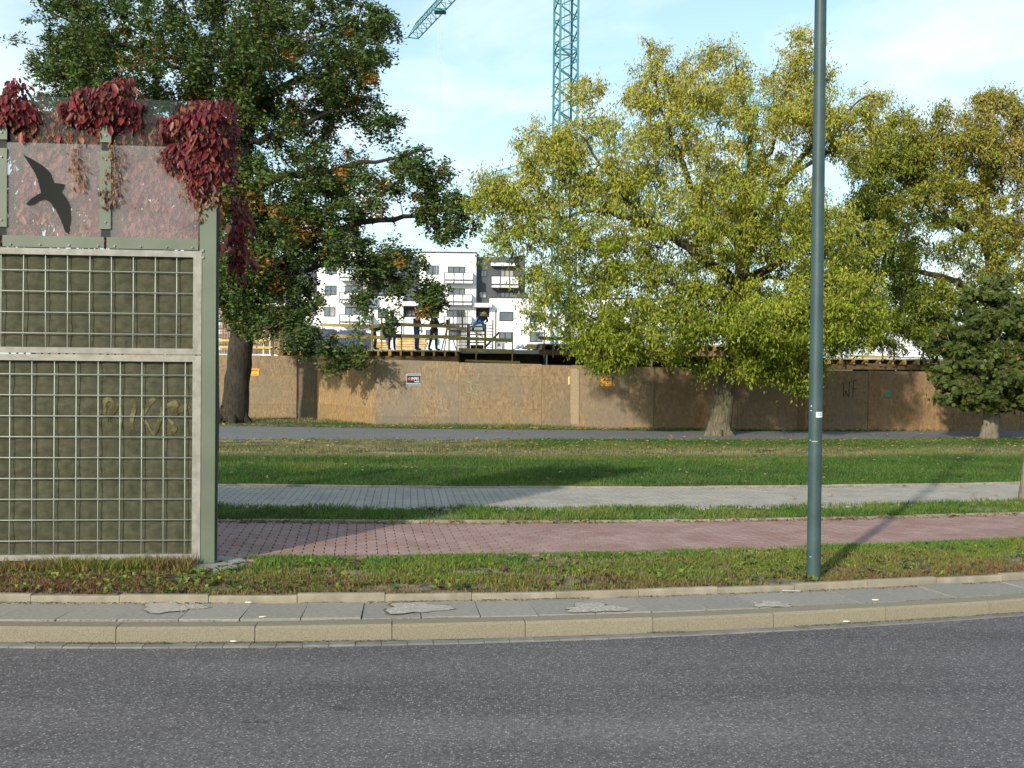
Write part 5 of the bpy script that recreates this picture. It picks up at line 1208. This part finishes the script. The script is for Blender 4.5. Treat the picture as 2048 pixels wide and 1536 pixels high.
# lower concrete slab edge between the decks
lo = thing('concrete_slab', (DX(1000), DD + 3, .3), 'grey concrete slab edge in the gap between the decks', 'slab')
MB().box(DX(915), DX(1082), DD + 1.5, DD + 16, DZ(1000, 706), DZ(1000, 698)).build('slab_edge', M_DECK, lo)
MB().box(DX(915), DX(1082), DD + 2.4, DD + 2.6, .2, DZ(1000, 706) - .004).build('underslab_shade_sheet', M_DARKW, lo)  # dark sheet added in place of the shade below the slab
def rail_run(label, boards, posts, d, m=M_RAIL, mp_=M_RAIL, pw=.06):
    th = thing('guard_rail', (P(posts[0][0], 700, d)[0], d, P(posts[0][0], posts[0][2], d)[2]), label, 'guard rail', 'timber guard rails of the building site')
    for b_ in boards:
        (x0, y0, x1, y1, h) = b_[:5]; mm_ = b_[5] if len(b_) > 5 else m
        a, b = P(x0, y0, d - .07 - (.03 if len(b_) > 5 else 0)), P(x1, y1, d - .07 - (.03 if len(b_) > 5 else 0)); MB().beam(a, b, .035, h * d / F).build('board', mm_, th)
    for (x, y0, y1) in posts:
        a, b = P(x, y1, d), P(x, y0, d); MB().box(a[0] - pw / 2, a[0] + pw / 2, d - .04, d + .02, a[2], b[2]).build('post', mp_, th)
    return th
M_BAND = mat('black_rubber_mat', (.02, .021, .026), .8, .2)
rail_run('ochre guard rail boards in front of the standing workers', [(640, 649.5, 748, 652.5, 6), (748, 653, 772, 648, 6), (772, 648, 920, 653.5, 6.5), (552, 667.5, 590, 668.5, 6), (660, 672, 775, 675.5, 6.5), (773, 671.5, 922, 674.5, 7), (772, 648.5, 800, 649.2, 8, M_BAND), (770, 671, 802, 672, 8, M_BAND)],
         [(745, 636, 700), (763, 632, 704), (803, 645, 702), (898, 636, 702)], DD - .05)
rail_run('ochre guard rail below the climbing worker', [(915, 676.5, 1024, 680.5, 6.5), (918, 699.5, 1024, 702.5, 7), (930, 721, 1040, 724.5, 4)], [(952, 663, 722), (1024.5, 664, 726)], DD + 1.2)
rail_run('brown guard rail behind the box elder leaves', [(1075, 675, 1160, 678, 5, M_OLDW), (1148, 653, 1262, 657, 7, M_OLDW), (1080, 677, 1260, 681, 6)], [(1088, 660, 716), (1106, 664, 716), (1127, 664, 704), (1303, 690, 752), (1250, 650, 690)], DD - .1, mp_=M_OLDW)
rail_run('bright yellow guard rail beside the oak trunk', [(400, 679.5, 460, 681, 4), (492, 680, 542, 681.5, 4), (400, 693, 460, 694.5, 4), (492, 694, 545, 695.5, 4.5)], [(459, 679, 706), (527, 676, 708), (540, 664, 708)], 42.0, m=mat('yellow_rail_paint', (.55, .40, .10), .7, .1), mp_=mat('pale_steel_post', (.55, .55, .50), .5, .1), pw=.05)
rail_run('brown guard rail left of the shaded young maple', [(1640, 741, 1705, 741.5, 4), (1735, 729, 1790, 731, 5, M_OLDW), (1690, 712, 1800, 714, 4)], [(1652, 728, 742), (1662, 730, 742), (1672, 730, 742), (1684, 712, 742), (1765, 690, 722), (1788, 700, 722), (1846, 700, 724)], DD - .6, mp_=M_OLDW)
# tall timber uprights at the deck corner
up = thing('timber_upright', (DX(545), DD - .3, .3), 'pair of tall brown timber uprights at the deck corner by the oak', 'timber post')
for x, w, y0 in ((545, .10, 632), (563.5, .17, 645)): 
    a = P(x, y0, DD - .4); MB().box(a[0] - w / 2, a[0] + w / 2, DD - .45, DD - .33, .25, a[2]).build('post', M_OLDW, up)
# column with starter bars
reb = thing('rebar_column', (DX(925), DD + 2.2, DZ(925, 699)), 'tall dark bundle of vertical rebar bars standing on the slab', 'rebar')
for i, x in enumerate(np.linspace(914, 934, 9)):
    y = DD + 2.2 + (i % 3) * .16; a = P(x, 620 + (i * 7) % 5, y); MB().tube([(a[0], y, DZ(925, 703)), (a[0] + random.uniform(-.02, .02), y, a[2])], .02, 6).build('bar', M_STEEL, reb)
for z in np.linspace(DZ(925, 696), DZ(925, 660), 6): MB().box(DX(914, DD + 2.2) - .02, DX(934, DD + 2.2) + .02, DD + 2.16, DD + 2.56, z, z + .015).build('stirrup', M_STEEL, reb)
# column formwork with platform and ladder
M_LADD = mat('grey_ladder_wood', (.33, .25, .17), .8, .2, 6, rnd=.1)
cf = thing('column_formwork', (DX(960), DD + 2.6, DZ(960, 699)), 'timber column formwork with platform and ladder under the climbing worker', 'formwork')
d_ = DD + 2.6
def fbox(name, x0, y0, x1, y1, d, th_, m, par): a, b = P(x0, y1, d), P(x1, y0, d); return MB().box(a[0], b[0], d, d + th_, a[2], b[2]).build(name, m, par)
fbox('upright', 933, 648, 940.5, 698, d_, .15, M_LADD, cf); fbox('upright', 968, 648, 973, 698, d_, .12, M_BEAM, cf); fbox('upright', 990, 620, 993, 700, d_, .06, M_OLDW, cf); fbox('upright', 984, 640, 987, 700, d_, .06, M_LADD, cf)
fbox('panel', 941, 690, 967, 699, d_ + .2, .3, M_DARKW, cf)
for y in (652, 660, 668, 676, 684): fbox('board', 940, y, 969, y + 2.0, d_ + .25, .05, M_OLDW, cf)
fbox('platform', 951, 660.5, 967, 662, d_ - .5, .9, M_RAIL, cf)
for y in np.arange(650, 698, 6.3): fbox('rung', 974, y, 987, y + 1.3, d_ + .05, .05, M_LADD, cf)
MB().beam(P(945, 662, d_ - .3), P(966, 674, d_ - .3), .03, .05).build('bracket', M_PROP, cf); MB().beam(P(966, 661, d_ - .3), P(966, 674, d_ - .3), .03, .05).build('bracket', M_PROP, cf)
dg_ = thing('diagonal_strut', P(969, 696, DD + 1.8), 'dark diagonal strut leaning beside the ladder', 'strut'); MB().beam(P(969, 696, DD + 1.8), P(999, 664, DD + 1.8), .06, .09).build('strut', M_STEEL, dg_)
# surveyor's tripod
tz = P(894, 699, DD + 1.0); tt = P(896, 648, DD + 1.0)
tri = thing('tripod', (tt[0], DD + 1, z1_), 'timber tripod standing on the deck behind the guard rail', 'tripod')
for a in (0.3, 2.4, 4.4): MB().beam((tt[0] + .42 * math.cos(a), DD + 1 + .42 * math.sin(a), z1_), (tt[0], DD + 1, tt[2]), .04, .04).build('leg', M_LADD, tri)
MB().box(tt[0] - .09, tt[0] + .09, DD + .91, DD + 1.09, tt[2], tt[2] + .2).build('head', M_BAND, tri)
# dumpsters, stacks, mesh, cabins
M_NAVY = mat('navy_container_paint', (.035, .060, .115), .5, .2, 1.2, spec=.4)
def container(label, x0, x1, y0, y1, d, dep):
    a, b = P(x0, y1, d), P(x1, y0, d); th = thing('skip_container', ((a[0] + b[0]) / 2, d, a[2]), label, 'container', 'navy containers on the deck'); t = .05
    k = MB(); k.box(a[0], b[0], d, d + t, a[2], b[2]).box(a[0], b[0], d + dep - t, d + dep, a[2], b[2]).box(a[0], a[0] + t, d + t, d + dep - t, a[2], b[2]).box(b[0] - t, b[0], d + t, d + dep - t, a[2], b[2]).box(a[0] + t, b[0] - t, d + t, d + dep - t, a[2], a[2] + t); k.build('body', M_NAVY, th)
    for x in np.linspace(a[0] + .2, b[0] - .2, max(3, int((b[0] - a[0]) / .6))): MB().box(x - .04, x + .04, d - .04, d - .002, a[2], b[2] - .1).build('rib', M_NAVY, th)
    MB().box(a[0] - .03, b[0] + .03, d - .05, d + .02, b[2] + .002, b[2] + .07).build('rim', M_NAVY, th)
container('navy container behind the low oak branch', 572, 668, 661, 697, DD + 2.5, 2); container('navy container beside the bending worker', 680, 731, 664, 697, DD + 2.0, 2)
M_STK = mat('fresh_timber', (.52, .36, .16), .8, .2, 5, rnd=.15)
def stack(label, x0, x1, y0, y1, d, n, m=M_STK, name='timber_stack'):
    a, b = P(x0, y1, d), P(x1, y0, d); th = thing(name, ((a[0] + b[0]) / 2, d, a[2]), label, 'timber stack', 'timber stacks on the site'); hh = (b[2] - a[2]) / n
    for i in range(n): MB().box(a[0] + random.uniform(-.1, .1), b[0] + random.uniform(-.1, .1), d + random.uniform(-.05, .05), d + .9, a[2] + i * hh, a[2] + (i + .82) * hh).build('plank', m, th)
stack('pale timber stack behind the two standing workers', 792, 850, 668, 698, DD + 7, 6); stack('pale timber stack behind the bending worker', 744, 776, 682, 698, DD + 7, 4); stack('yellow timber stack to the right of the white tarpaulin', 1050, 1094, 688, 698, DD + 5, 4); stack('low timber stack on the deck behind the elder leaves', 1166, 1200, 693, 698, DD + 3, 2)
tp0, tp1 = P(1026, 698, DD + 5), P(1060, 686, DD + 5)
tar = MB(); n = 14
for j in range(5):
    for i in range(n): 
        x = tp0[0] + (tp1[0] - tp0[0]) * i / (n - 1); y = DD + 5 + .35 * j; e = min(i, n - 1 - i) / 4
        tar.v.append((x, y, tp0[2] - .02 + (tp1[2] - tp0[2]) * min(1, e) * math.sin(math.pi * (j + .5) / 5.0) * (.75 + .25 * math.sin(i * 1.7 + j)))) 
tar.f = [[j * n + i, j * n + i + 1, (j + 1) * n + i + 1, (j + 1) * n + i] for j in range(4) for i in range(n - 1)]
setp(tar.build('tarpaulin', mat('pale_blue_tarpaulin', (.52, .60, .74), .6, .1, 3), None, True), 'pale blue and white tarpaulin heaped on the slab', 'tarpaulin')
def cabin(label, x0, x1, y0, y1, d, dep, m, nm='site_cabin'):
    a, b = P(x0, y1, d), P(x1, y0, d); th = thing(nm, ((a[0] + b[0]) / 2, d, a[2]), label, 'cabin', 'site cabins')
    MB().box(a[0], b[0], d, d + dep, a[2], b[2]).build('body', m, th); MB().box(a[0] - .05, b[0] + .05, d - .05, d + dep + .05, b[2] + .002, b[2] + .1).build('roof', M_GALV, th)
    w = b[0] - a[0]; h = b[2] - a[2]
    MB().box(a[0] + w * .15, a[0] + w * .4, d - .03, d - .002, a[2] + h * .4, a[2] + h * .8).build('window', M_PANE, th); MB().box(a[0] + w * .6, a[0] + w * .8, d - .03, d - .002, a[2] + .02, a[2] + h * .85).build('door', M_GALV, th)
M_CABW = mat('white_cabin_paint', (.68, .68, .70), .6, .05); M_CABB = mat('blue_cabin_paint', (.05, .14, .42), .6, .1)
cabin('white site cabin behind the box elder crown', 1150, 1192, 640, 696, DD + 12, 2.4, M_CABW); cabin('small white site cabin left of the tarpaulin', 992, 1012, 684, 698, DD + 9, 2, M_CABW); cabin('white and grey site cabin between lamp post and young maple', 1750, 1792, 692, 714, DD + 9, 2.4, M_CABW); cabin('blue site cabin beside the white cabin right of the lamp post', 1774, 1790, 683, 691.5, DD + 14, 2.4, M_CABB)
cabin('long white site cabin seen through the leaves right of the box elder trunk', 1492, 1600, 668, 712, DD + 12, 2.5, M_CABW); cabin('pale site cabin behind the autumn tree', 1800, 1960, 660, 714, DD + 22, 3, M_CABW)
# half-built block wall and rebar mesh to the left
M_BLOCK = mat('brown_blockwork', (.30, .20, .14), .9, .2, 2, rnd=.1)
bw = thing('blockwork_wall', (DX(490, 52), 52, .3), 'half built brown blockwork wall seen behind the oak trunk', 'wall')
for j in range(12):
    for i in range(7):
        a = P(432, 708, 52); x = a[0] + i * .5 + (.25 if j % 2 else 0); MB().box(x + .01, x + .49, 52, 52.24, a[2] + j * .2 + .008, a[2] + j * .2 + .2).build('block', M_BLOCK, bw)
def meshp(label, x0, x1, y0, y1, d, nx, ny):
    a, b = P(x0, y1, d), P(x1, y0, d); th = thing('rebar_mesh', ((a[0] + b[0]) / 2, d, a[2]), label, 'rebar mesh', 'upright rebar meshes')
    for x in np.linspace(a[0], b[0], nx): MB().tube([(x, d, a[2]), (x, d, b[2])], .012, 5).build('bar', M_STEEL, th)
    for z in np.linspace(a[2] + .1, b[2] - .1, ny): MB().tube([(a[0], d + .024, z), (b[0], d + .024, z)], .012, 5).build('bar', M_STEEL, th)
meshp('upright rebar mesh right of the oak trunk', 500, 556, 640, 706, 49.5, 12, 10); meshp('upright rebar mesh at the edge of the barrier post', 420, 462, 640, 706, 49.5, 9, 10)
for i, x in enumerate((1100, 1112, 1140, 1147)): pass
# ------------------------------------------------------------------ site workers
M_SKIN = mat('skin', (.42, .24, .17), .6, .08, 8)
def capsule(mb, a, b, ra, rb, n=10):
    a, b = np.array(a, float), np.array(b, float); L = np.linalg.norm(b - a); k = max(2, int(L / (min(ra, rb) * .6)) + 1)
    d = (b - a) / (L + 1e-9); pts = [a - d * ra * .95, a - d * ra * .7, a] + [a + (b - a) * t for t in np.linspace(0, 1, k)[1:-1]] + [b, b + d * rb * .7, b + d * rb * .95]
    rad = [ra * .25, ra * .7, ra] + [ra + (rb - ra) * t for t in np.linspace(0, 1, k)[1:-1]] + [rb, rb * .7, rb * .25]
    mb.tube(pts, rad, n)
def remeshed(mb, name, m, parent, vox):
    o = mb.build(name, m, parent); md = o.modifiers.new('r', 'REMESH'); md.mode = 'VOXEL'; md.voxel_size = vox; md.use_smooth_shade = True
    dg = bpy.context.evaluated_depsgraph_get(); me = bpy.data.meshes.new_from_object(o.evaluated_get(dg)); o.modifiers.clear(); old = o.data; o.data = me; bpy.data.meshes.remove(old)
    if not me.materials: me.materials.append(m)
    return o
def hand(mb, w, e, sc=1.0):
    """palm and five fingers beyond the wrist w, coming from the elbow e"""
    w, e = np.array(w, float), np.array(e, float); d = (w - e) / np.linalg.norm(w - e); s = np.cross(d, (0, 0, 1.0)); 
    s = s / np.linalg.norm(s) if np.linalg.norm(s) > .1 else np.array([1.0, 0, 0]); u = np.cross(s, d)
    for q in (-.026, -.009, .009, .026): capsule(mb, w + s * q * .5, w + d * .085 + s * q, .016, .014, 8)
    for q, L in ((-.03, .062), (-.010, .078), (.011, .074), (.031, .058)):
        k = w + d * .085 + s * q; m_ = k + d * L * .55 - u * .012; capsule(mb, k, m_, .0105, .0095, 7); capsule(mb, m_, m_ + d * L * .3 - u * L * .45, .0095, .008, 7)
    t0 = w + d * .03 - s * .03; t1 = t0 + d * .035 - s * .03 - u * .01; capsule(mb, t0, t1, .014, .012, 7); capsule(mb, t1, t1 + d * .035 - s * .005 - u * .02, .012, .009, 7)
def person(label, loc, J, cols, helmet, H=1.76, face=(0, -1), long_sleeve=True):
    """J: joints in metres from the feet origin (x right, y away, z up)"""
    th = thing('person', loc, label, 'person', 'workers on the building site')
    W = {k: np.array(loc, float) + np.array(v, float) for k, v in J.items()}
    sk, sh, tr, bt = MB(), MB(), MB(), MB()
    pel, ch, nk, hd = W['pelvis'], W['chest'], W['neck'], W['head']
    f = np.array([face[0], face[1], 0.0]); f /= np.linalg.norm(f); sdv = np.cross(f, (0, 0, 1.0))
    # head: skull, jaw, nose, ears, brow
    sk.sphere(hd, .10, 14, 10, (.86, .95, 1.12)); sk.sphere(hd + f * .03 + np.array([0, 0, -.06]), .066, 12, 8, (.95, .95, 1.0)); capsule(sk, hd + f * .088 + np.array([0, 0, .0]), hd + f * .108 + np.array([0, 0, -.03]), .011, .014, 8)
    for s_ in (-1, 1): sk.sphere(hd + sdv * s_ * .086 + np.array([0, 0, -.012]), .026, 8, 6, (.5, .8, 1.2)); sk.sphere(hd + f * .075 + sdv * s_ * .033 + np.array([0, 0, .022]), .02, 8, 6)
    capsule(sk, nk, hd - np.array([0, 0, .03]), .055, .055)
    for s_ in 'LR':
        a, e, w = W['sho' + s_], W['elb' + s_], W['wri' + s_]
        capsule(sk, a, e, .046, .038); capsule(sk, e, w, .038, .026); hand(sk, w, e)
        capsule(sh, a, e, .062, .052)
        if long_sleeve: capsule(sh, e, e + (w - e) * .92, .05, .038)
        capsule(sh, ch + (a - ch) * .25, a, .10, .066)
        h, k_, an = W['hip' + s_], W['kne' + s_], W['ank' + s_]
        capsule(tr, h, k_, .098, .07); capsule(tr, k_, an + (k_ - an) * .06, .068, .055)
        capsule(sk, h, k_, .07, .05); capsule(sk, k_, an, .048, .036)
        ff = W['toe' + s_]; capsule(bt, an, an + (ff - an) * .15 - np.array([0, 0, .03]), .05, .052); capsule(bt, an + np.array([0, 0, -.045]), ff, .045, .038)
        capsule(tr, pel, h, .115, .10)
    mid = (pel + ch) / 2
    sdt = (W['shoR'] - W['shoL']); sdt = sdt / np.linalg.norm(sdt)
    for q in (-1, 1):
        capsule(sh, pel + sdt * q * .055 + (ch - pel) * .05, mid + sdt * q * .06, .112, .11, 14); capsule(sh, mid + sdt * q * .06, ch + sdt * q * .085, .11, .115, 14); capsule(sk, pel + sdt * q * .05, ch + sdt * q * .07, .09, .09)
    capsule(sh, ch, nk + (ch - nk) * .2, .10, .065)
    remeshed(sk, 'body', M_SKIN, th, .011)
    remeshed(sh, 'shirt', mat('cloth_' + cols[0][0], cols[0][1], .9, .2, 9), th, .016); remeshed(tr, 'trousers', mat('cloth_' + cols[1][0], cols[1][1], .9, .2, 9), th, .016); remeshed(bt, 'boots', mat('boot_leather', (.03, .025, .02), .7, .2), th, .016)
    # helmet or hair
    hb = MB(); n = 16
    c0 = hd + np.array([0, 0, .045])
    if helmet:
        for i in range(6):
            t = i / 5 * math.pi / 2; 
            for j in range(n): a = 2 * math.pi * j / n; hb.v.append(tuple(c0 + np.array([.118 * math.cos(t) * math.cos(a), .132 * math.cos(t) * math.sin(a), .125 * math.sin(t)]) if i < 5 else c0 + np.array([.01 * math.cos(a), .01 * math.sin(a), .126])))
        hb.f = [[i * n + j, i * n + (j + 1) % n, (i + 1) * n + (j + 1) % n, (i + 1) * n + j] for i in range(5) for j in range(n)]; hb.f.append([5 * n + j for j in range(n)])
        k = len(hb.v)
        for j in range(n): a = 2 * math.pi * j / n; q = np.array([math.cos(a), math.sin(a), 0]); fwd = max(0, q @ f); hb.v.append(tuple(c0 + q * (.135 + .05 * fwd ** 2) + np.array([0, 0, -.008 - .012 * fwd])))
        hb.f += [[j, k + j, k + (j + 1) % n, (j + 1) % n] for j in range(n)]
        hb.build('helmet', mat('helmet_' + helmet[0], helmet[1], .35, .05, spec=.5), th, smooth=True)
    else:
        hb.sphere(hd + np.array([0, 0, .03]) - f * .015, .105, 14, 8, (.9, .96, 1.0)); hb.build('hair', mat('dark_hair', (.02, .015, .012), .8, .2), th, smooth=True)
    return th
def stand(**o):
    J = dict(pelvis=(0, 0, .95), chest=(0, 0, 1.32), neck=(0, 0, 1.47), head=(0, -.02, 1.62), shoL=(-.19, 0, 1.40), shoR=(.19, 0, 1.40), elbL=(-.25, .03, 1.12), elbR=(.25, .03, 1.12), wriL=(-.24, -.08, .88), wriR=(.24, -.08, .88),
             hipL=(-.09, 0, .93), hipR=(.09, 0, .93), kneL=(-.11, -.02, .51), kneR=(.11, -.02, .51), ankL=(-.12, .02, .11), ankR=(.12, .02, .11), toeL=(-.14, -.15, .045), toeR=(.14, -.15, .045))
    J.update(o); return J
def wloc(px, d, z): q = P(px, 700, d); return (q[0], d, z)
BLUE = ('blue', (.10, .33, .62)); YEL = ('yellow', (.60, .34, .05))
# black jacket, blue helmet, holding something out to the right
person('worker in dark jacket and light blue helmet reaching out to the right', wloc(868, DD + .55, z1_), stand(head=(.05, 0, 1.63), chest=(.01, 0, 1.33), elbR=(.22, -.1, 1.16), wriR=(.46, -.12, 1.24), elbL=(-.2, .02, 1.14), wriL=(.1, -.2, 1.12), shoR=(.10, -.13, 1.41), shoL=(-.10, .13, 1.41), kneL=(-.14, .06, .51), ankL=(-.24, .10, .11), toeL=(-.12, .06, .045), kneR=(.10, -.04, .51), ankR=(.10, -.02, .11), toeR=(.25, -.04, .045)),
       (('black_jacket', (.022, .020, .018)), ('dark_grey', (.05, .048, .035))), BLUE, face=(1, -.15))
person('worker with dark blue cap and white shirt seen from behind at the black matting', wloc(783.5, DD + .6, z1_), stand(elbL=(-.30, -.02, 1.16), elbR=(.30, -.02, 1.16), wriL=(-.2, .16, 1.02), wriR=(.2, .16, 1.02), head=(0, .03, 1.62), toeL=(-.14, .17, .045), toeR=(.14, .17, .045)),
       (('white_grey_shirt', (.50, .50, .52)), ('dark_navy', (.028, .04, .07))), ('navy', (.04, .10, .28)), face=(0, 1))
person('bareheaded worker in vest and blue overalls behind the guard rail', wloc(833, DD + .7, z1_), stand(head=(.03, -.02, 1.63), shoL=(-.12, .12, 1.40), shoR=(.12, -.12, 1.40), elbR=(.20, -.14, 1.12), wriR=(.24, -.24, .93), elbL=(-.1, .14, 1.12), wriL=(.1, -.1, .96), hipL=(-.05, .05, .93), hipR=(.05, -.05, .93), kneL=(-.03, .05, .51), kneR=(.07, -.06, .51), ankL=(-.04, .08, .11), ankR=(.06, -.06, .11), toeL=(.1, .06, .045), toeR=(.2, -.08, .045)),
       (('dark_vest', (.035, .035, .032)), ('overall_blue', (.030, .070, .24))), None, face=(1, -.3), long_sleeve=False)
person('worker in dark clothes bending down at the deck edge', wloc(752, DD + .7, z1_), stand(pelvis=(-.12, 0, .93), hipL=(-.12, .08, .9), hipR=(-.10, -.08, .9), chest=(.22, 0, 1.03), neck=(.36, 0, .98), head=(.46, -.03, .92), shoL=(.30, .17, 1.0), shoR=(.30, -.17, 1.0), elbL=(.38, .18, .72), elbR=(.38, -.18, .72), wriL=(.46, .1, .5), wriR=(.46, -.1, .5), kneL=(-.05, .12, .5), kneR=(0, -.12, .5), ankL=(-.10, .14, .11), ankR=(-.02, -.14, .11), toeL=(.06, .14, .045), toeR=(.14, -.15, .045)),
       (('dark_brown_jumper', (.045, .035, .028)), ('worn_black', (.03, .028, .026))), None, face=(.8, -.1))
pz = P(958, 661.5, DD + 2.3)[2]
person('climbing worker in jeans and yellow helmet leaning over the column formwork', wloc(957, DD + 2.25, pz - .02), stand(pelvis=(.05, -.05, .44), hipL=(-.03, -.02, .43), hipR=(.13, -.05, .43), chest=(.15, .24, .62), neck=(.2, .34, .70), head=(.22, .42, .77), shoL=(.02, .28, .68), shoR=(.34, .24, .66), elbL=(-.06, .46, .55), elbR=(.40, .44, .50), wriL=(.05, .62, .5), wriR=(.34, .64, .48), kneL=(-.20, .22, .36), kneR=(.20, .27, .37), ankL=(-.26, -.12, .12), ankR=(.22, -.08, .10), toeL=(-.28, .06, .05), toeR=(.25, .09, .045)),
       (('black_shirt', (.015, .015, .018)), ('jeans', (.07, .19, .40))), YEL, face=(.2, 1))
person('worker in bright yellow safety vest and blue trousers right of the lamp post', wloc(1688, DD + .6, z3_), stand(elbR=(.3, -.05, 1.14), wriR=(.26, -.2, 1.0), head=(0, -.03, 1.62)),
       (('safety_yellow', (.42, .70, .03)), ('work_blue', (.03, .10, .42))), YEL, face=(.3, -1))

# ------------------------------------------------------------------ litter on the pavement
M_BUTT = mat('cigarette_paper', (.72, .70, .66), .8, .1)
def butt(px, py, z, L, a, label):
    c = G(px, py, z); r = .0045
    th = thing('cigarette_butt', (c[0], c[1], z), label, 'litter', 'white litter scraps on the pavement'); d = np.array([math.cos(a), math.sin(a), 0]) * L / 2; u = np.array([0, 0, r + .001])
    MB().tube([c - d + u, c + d * .4 + u], r, 8).build('paper', M_BUTT, th); MB().tube([c + d * .41 + u, c + d + u], r, 8).build('filter', mat('cigarette_filter', (.50, .42, .32), .8, .1), th)
butt(467, 1284, .014, .04, .05, 'white cigarette butt lying in the gutter left of the middle'); butt(497, 1206, .104, .045, .1, 'white cigarette butt by the edging left of the middle')
butt(525, 1235, .104, .05, .4, 'pale cigarette butt lying on a slab joint'); butt(1751, 1201, .104, .05, -.1, 'white cigarette butt on the slabs right of the lamp post'); butt(1693, 1244, .014, .05, .05, 'white cigarette butt in the gutter below the lamp post')
c = G(1583, 1182, .104)
setp(MB().box(c[0] - .07, c[0] + .07, c[1] - .006, c[1] + .006, .1045, .107).build('paper_scrap', M_BUTT), 'thin white paper scrap by the edging near the lamp post', 'litter')

def grit(name, f, z, n, seed, label, spread=.03, size=(.003, .009)):
    r = np.random.default_rng(seed); X = r.uniform(-4.5, 5.5, n); k = fbm(X * 1.7, X * 0, seed) > .42; X = X[k]; n = len(X); Y = f(X) + np.abs(r.normal(0, abs(spread), n)) * np.sign(spread); L = r.uniform(*size, n)
    a = r.uniform(0, 6.28, (n, 1)) + np.array([[0, 2.1, 4.2]]); v = np.zeros((n, 4, 3)); v[:, :3, 0] = X[:, None] + np.cos(a) * L[:, None]; v[:, :3, 1] = Y[:, None] + np.sin(a) * L[:, None]; v[:, :3, 2] = z; v[:, 3] = np.stack([X, Y, z + L * .8], -1)
    i = np.arange(n)[:, None] * 4; f_ = np.concatenate([i + np.array([[0, 1, 3]]), i + np.array([[1, 2, 3]]), i + np.array([[2, 0, 3]])])
    c = mixc([(.06, .05, .035), (.14, .11, .07), (.22, .19, .14), (.12, .07, .03)], r.random(n))
    return setp(fast_mesh(name, v.reshape(-1, 3), f_, M_LITTER, cols=np.repeat(c, 4, 0)), label, 'grit', kind='stuff')
grit('gutter_grit', lambda x: L_KB(x) - .002, .005, 2600, 3, 'dark grit and crumbs along the foot of the kerb', -.025)
grit('slab_grit', lambda x: L_EF(x) - .004, .10, 1800, 4, 'dirt and crumbs along the foot of the thin edging', -.03)
grit('kerb_joint_grit', lambda x: L_SL(x) + .004, .10, 1500, 5, 'dirt in the joint between kerb and slabs', .008, (.003, .006))
grit('loose_gravel', lambda x: L_GUT(x) - .01, .001, 900, 6, 'loose pale grit at the edge of the road', -.22, (.003, .007))
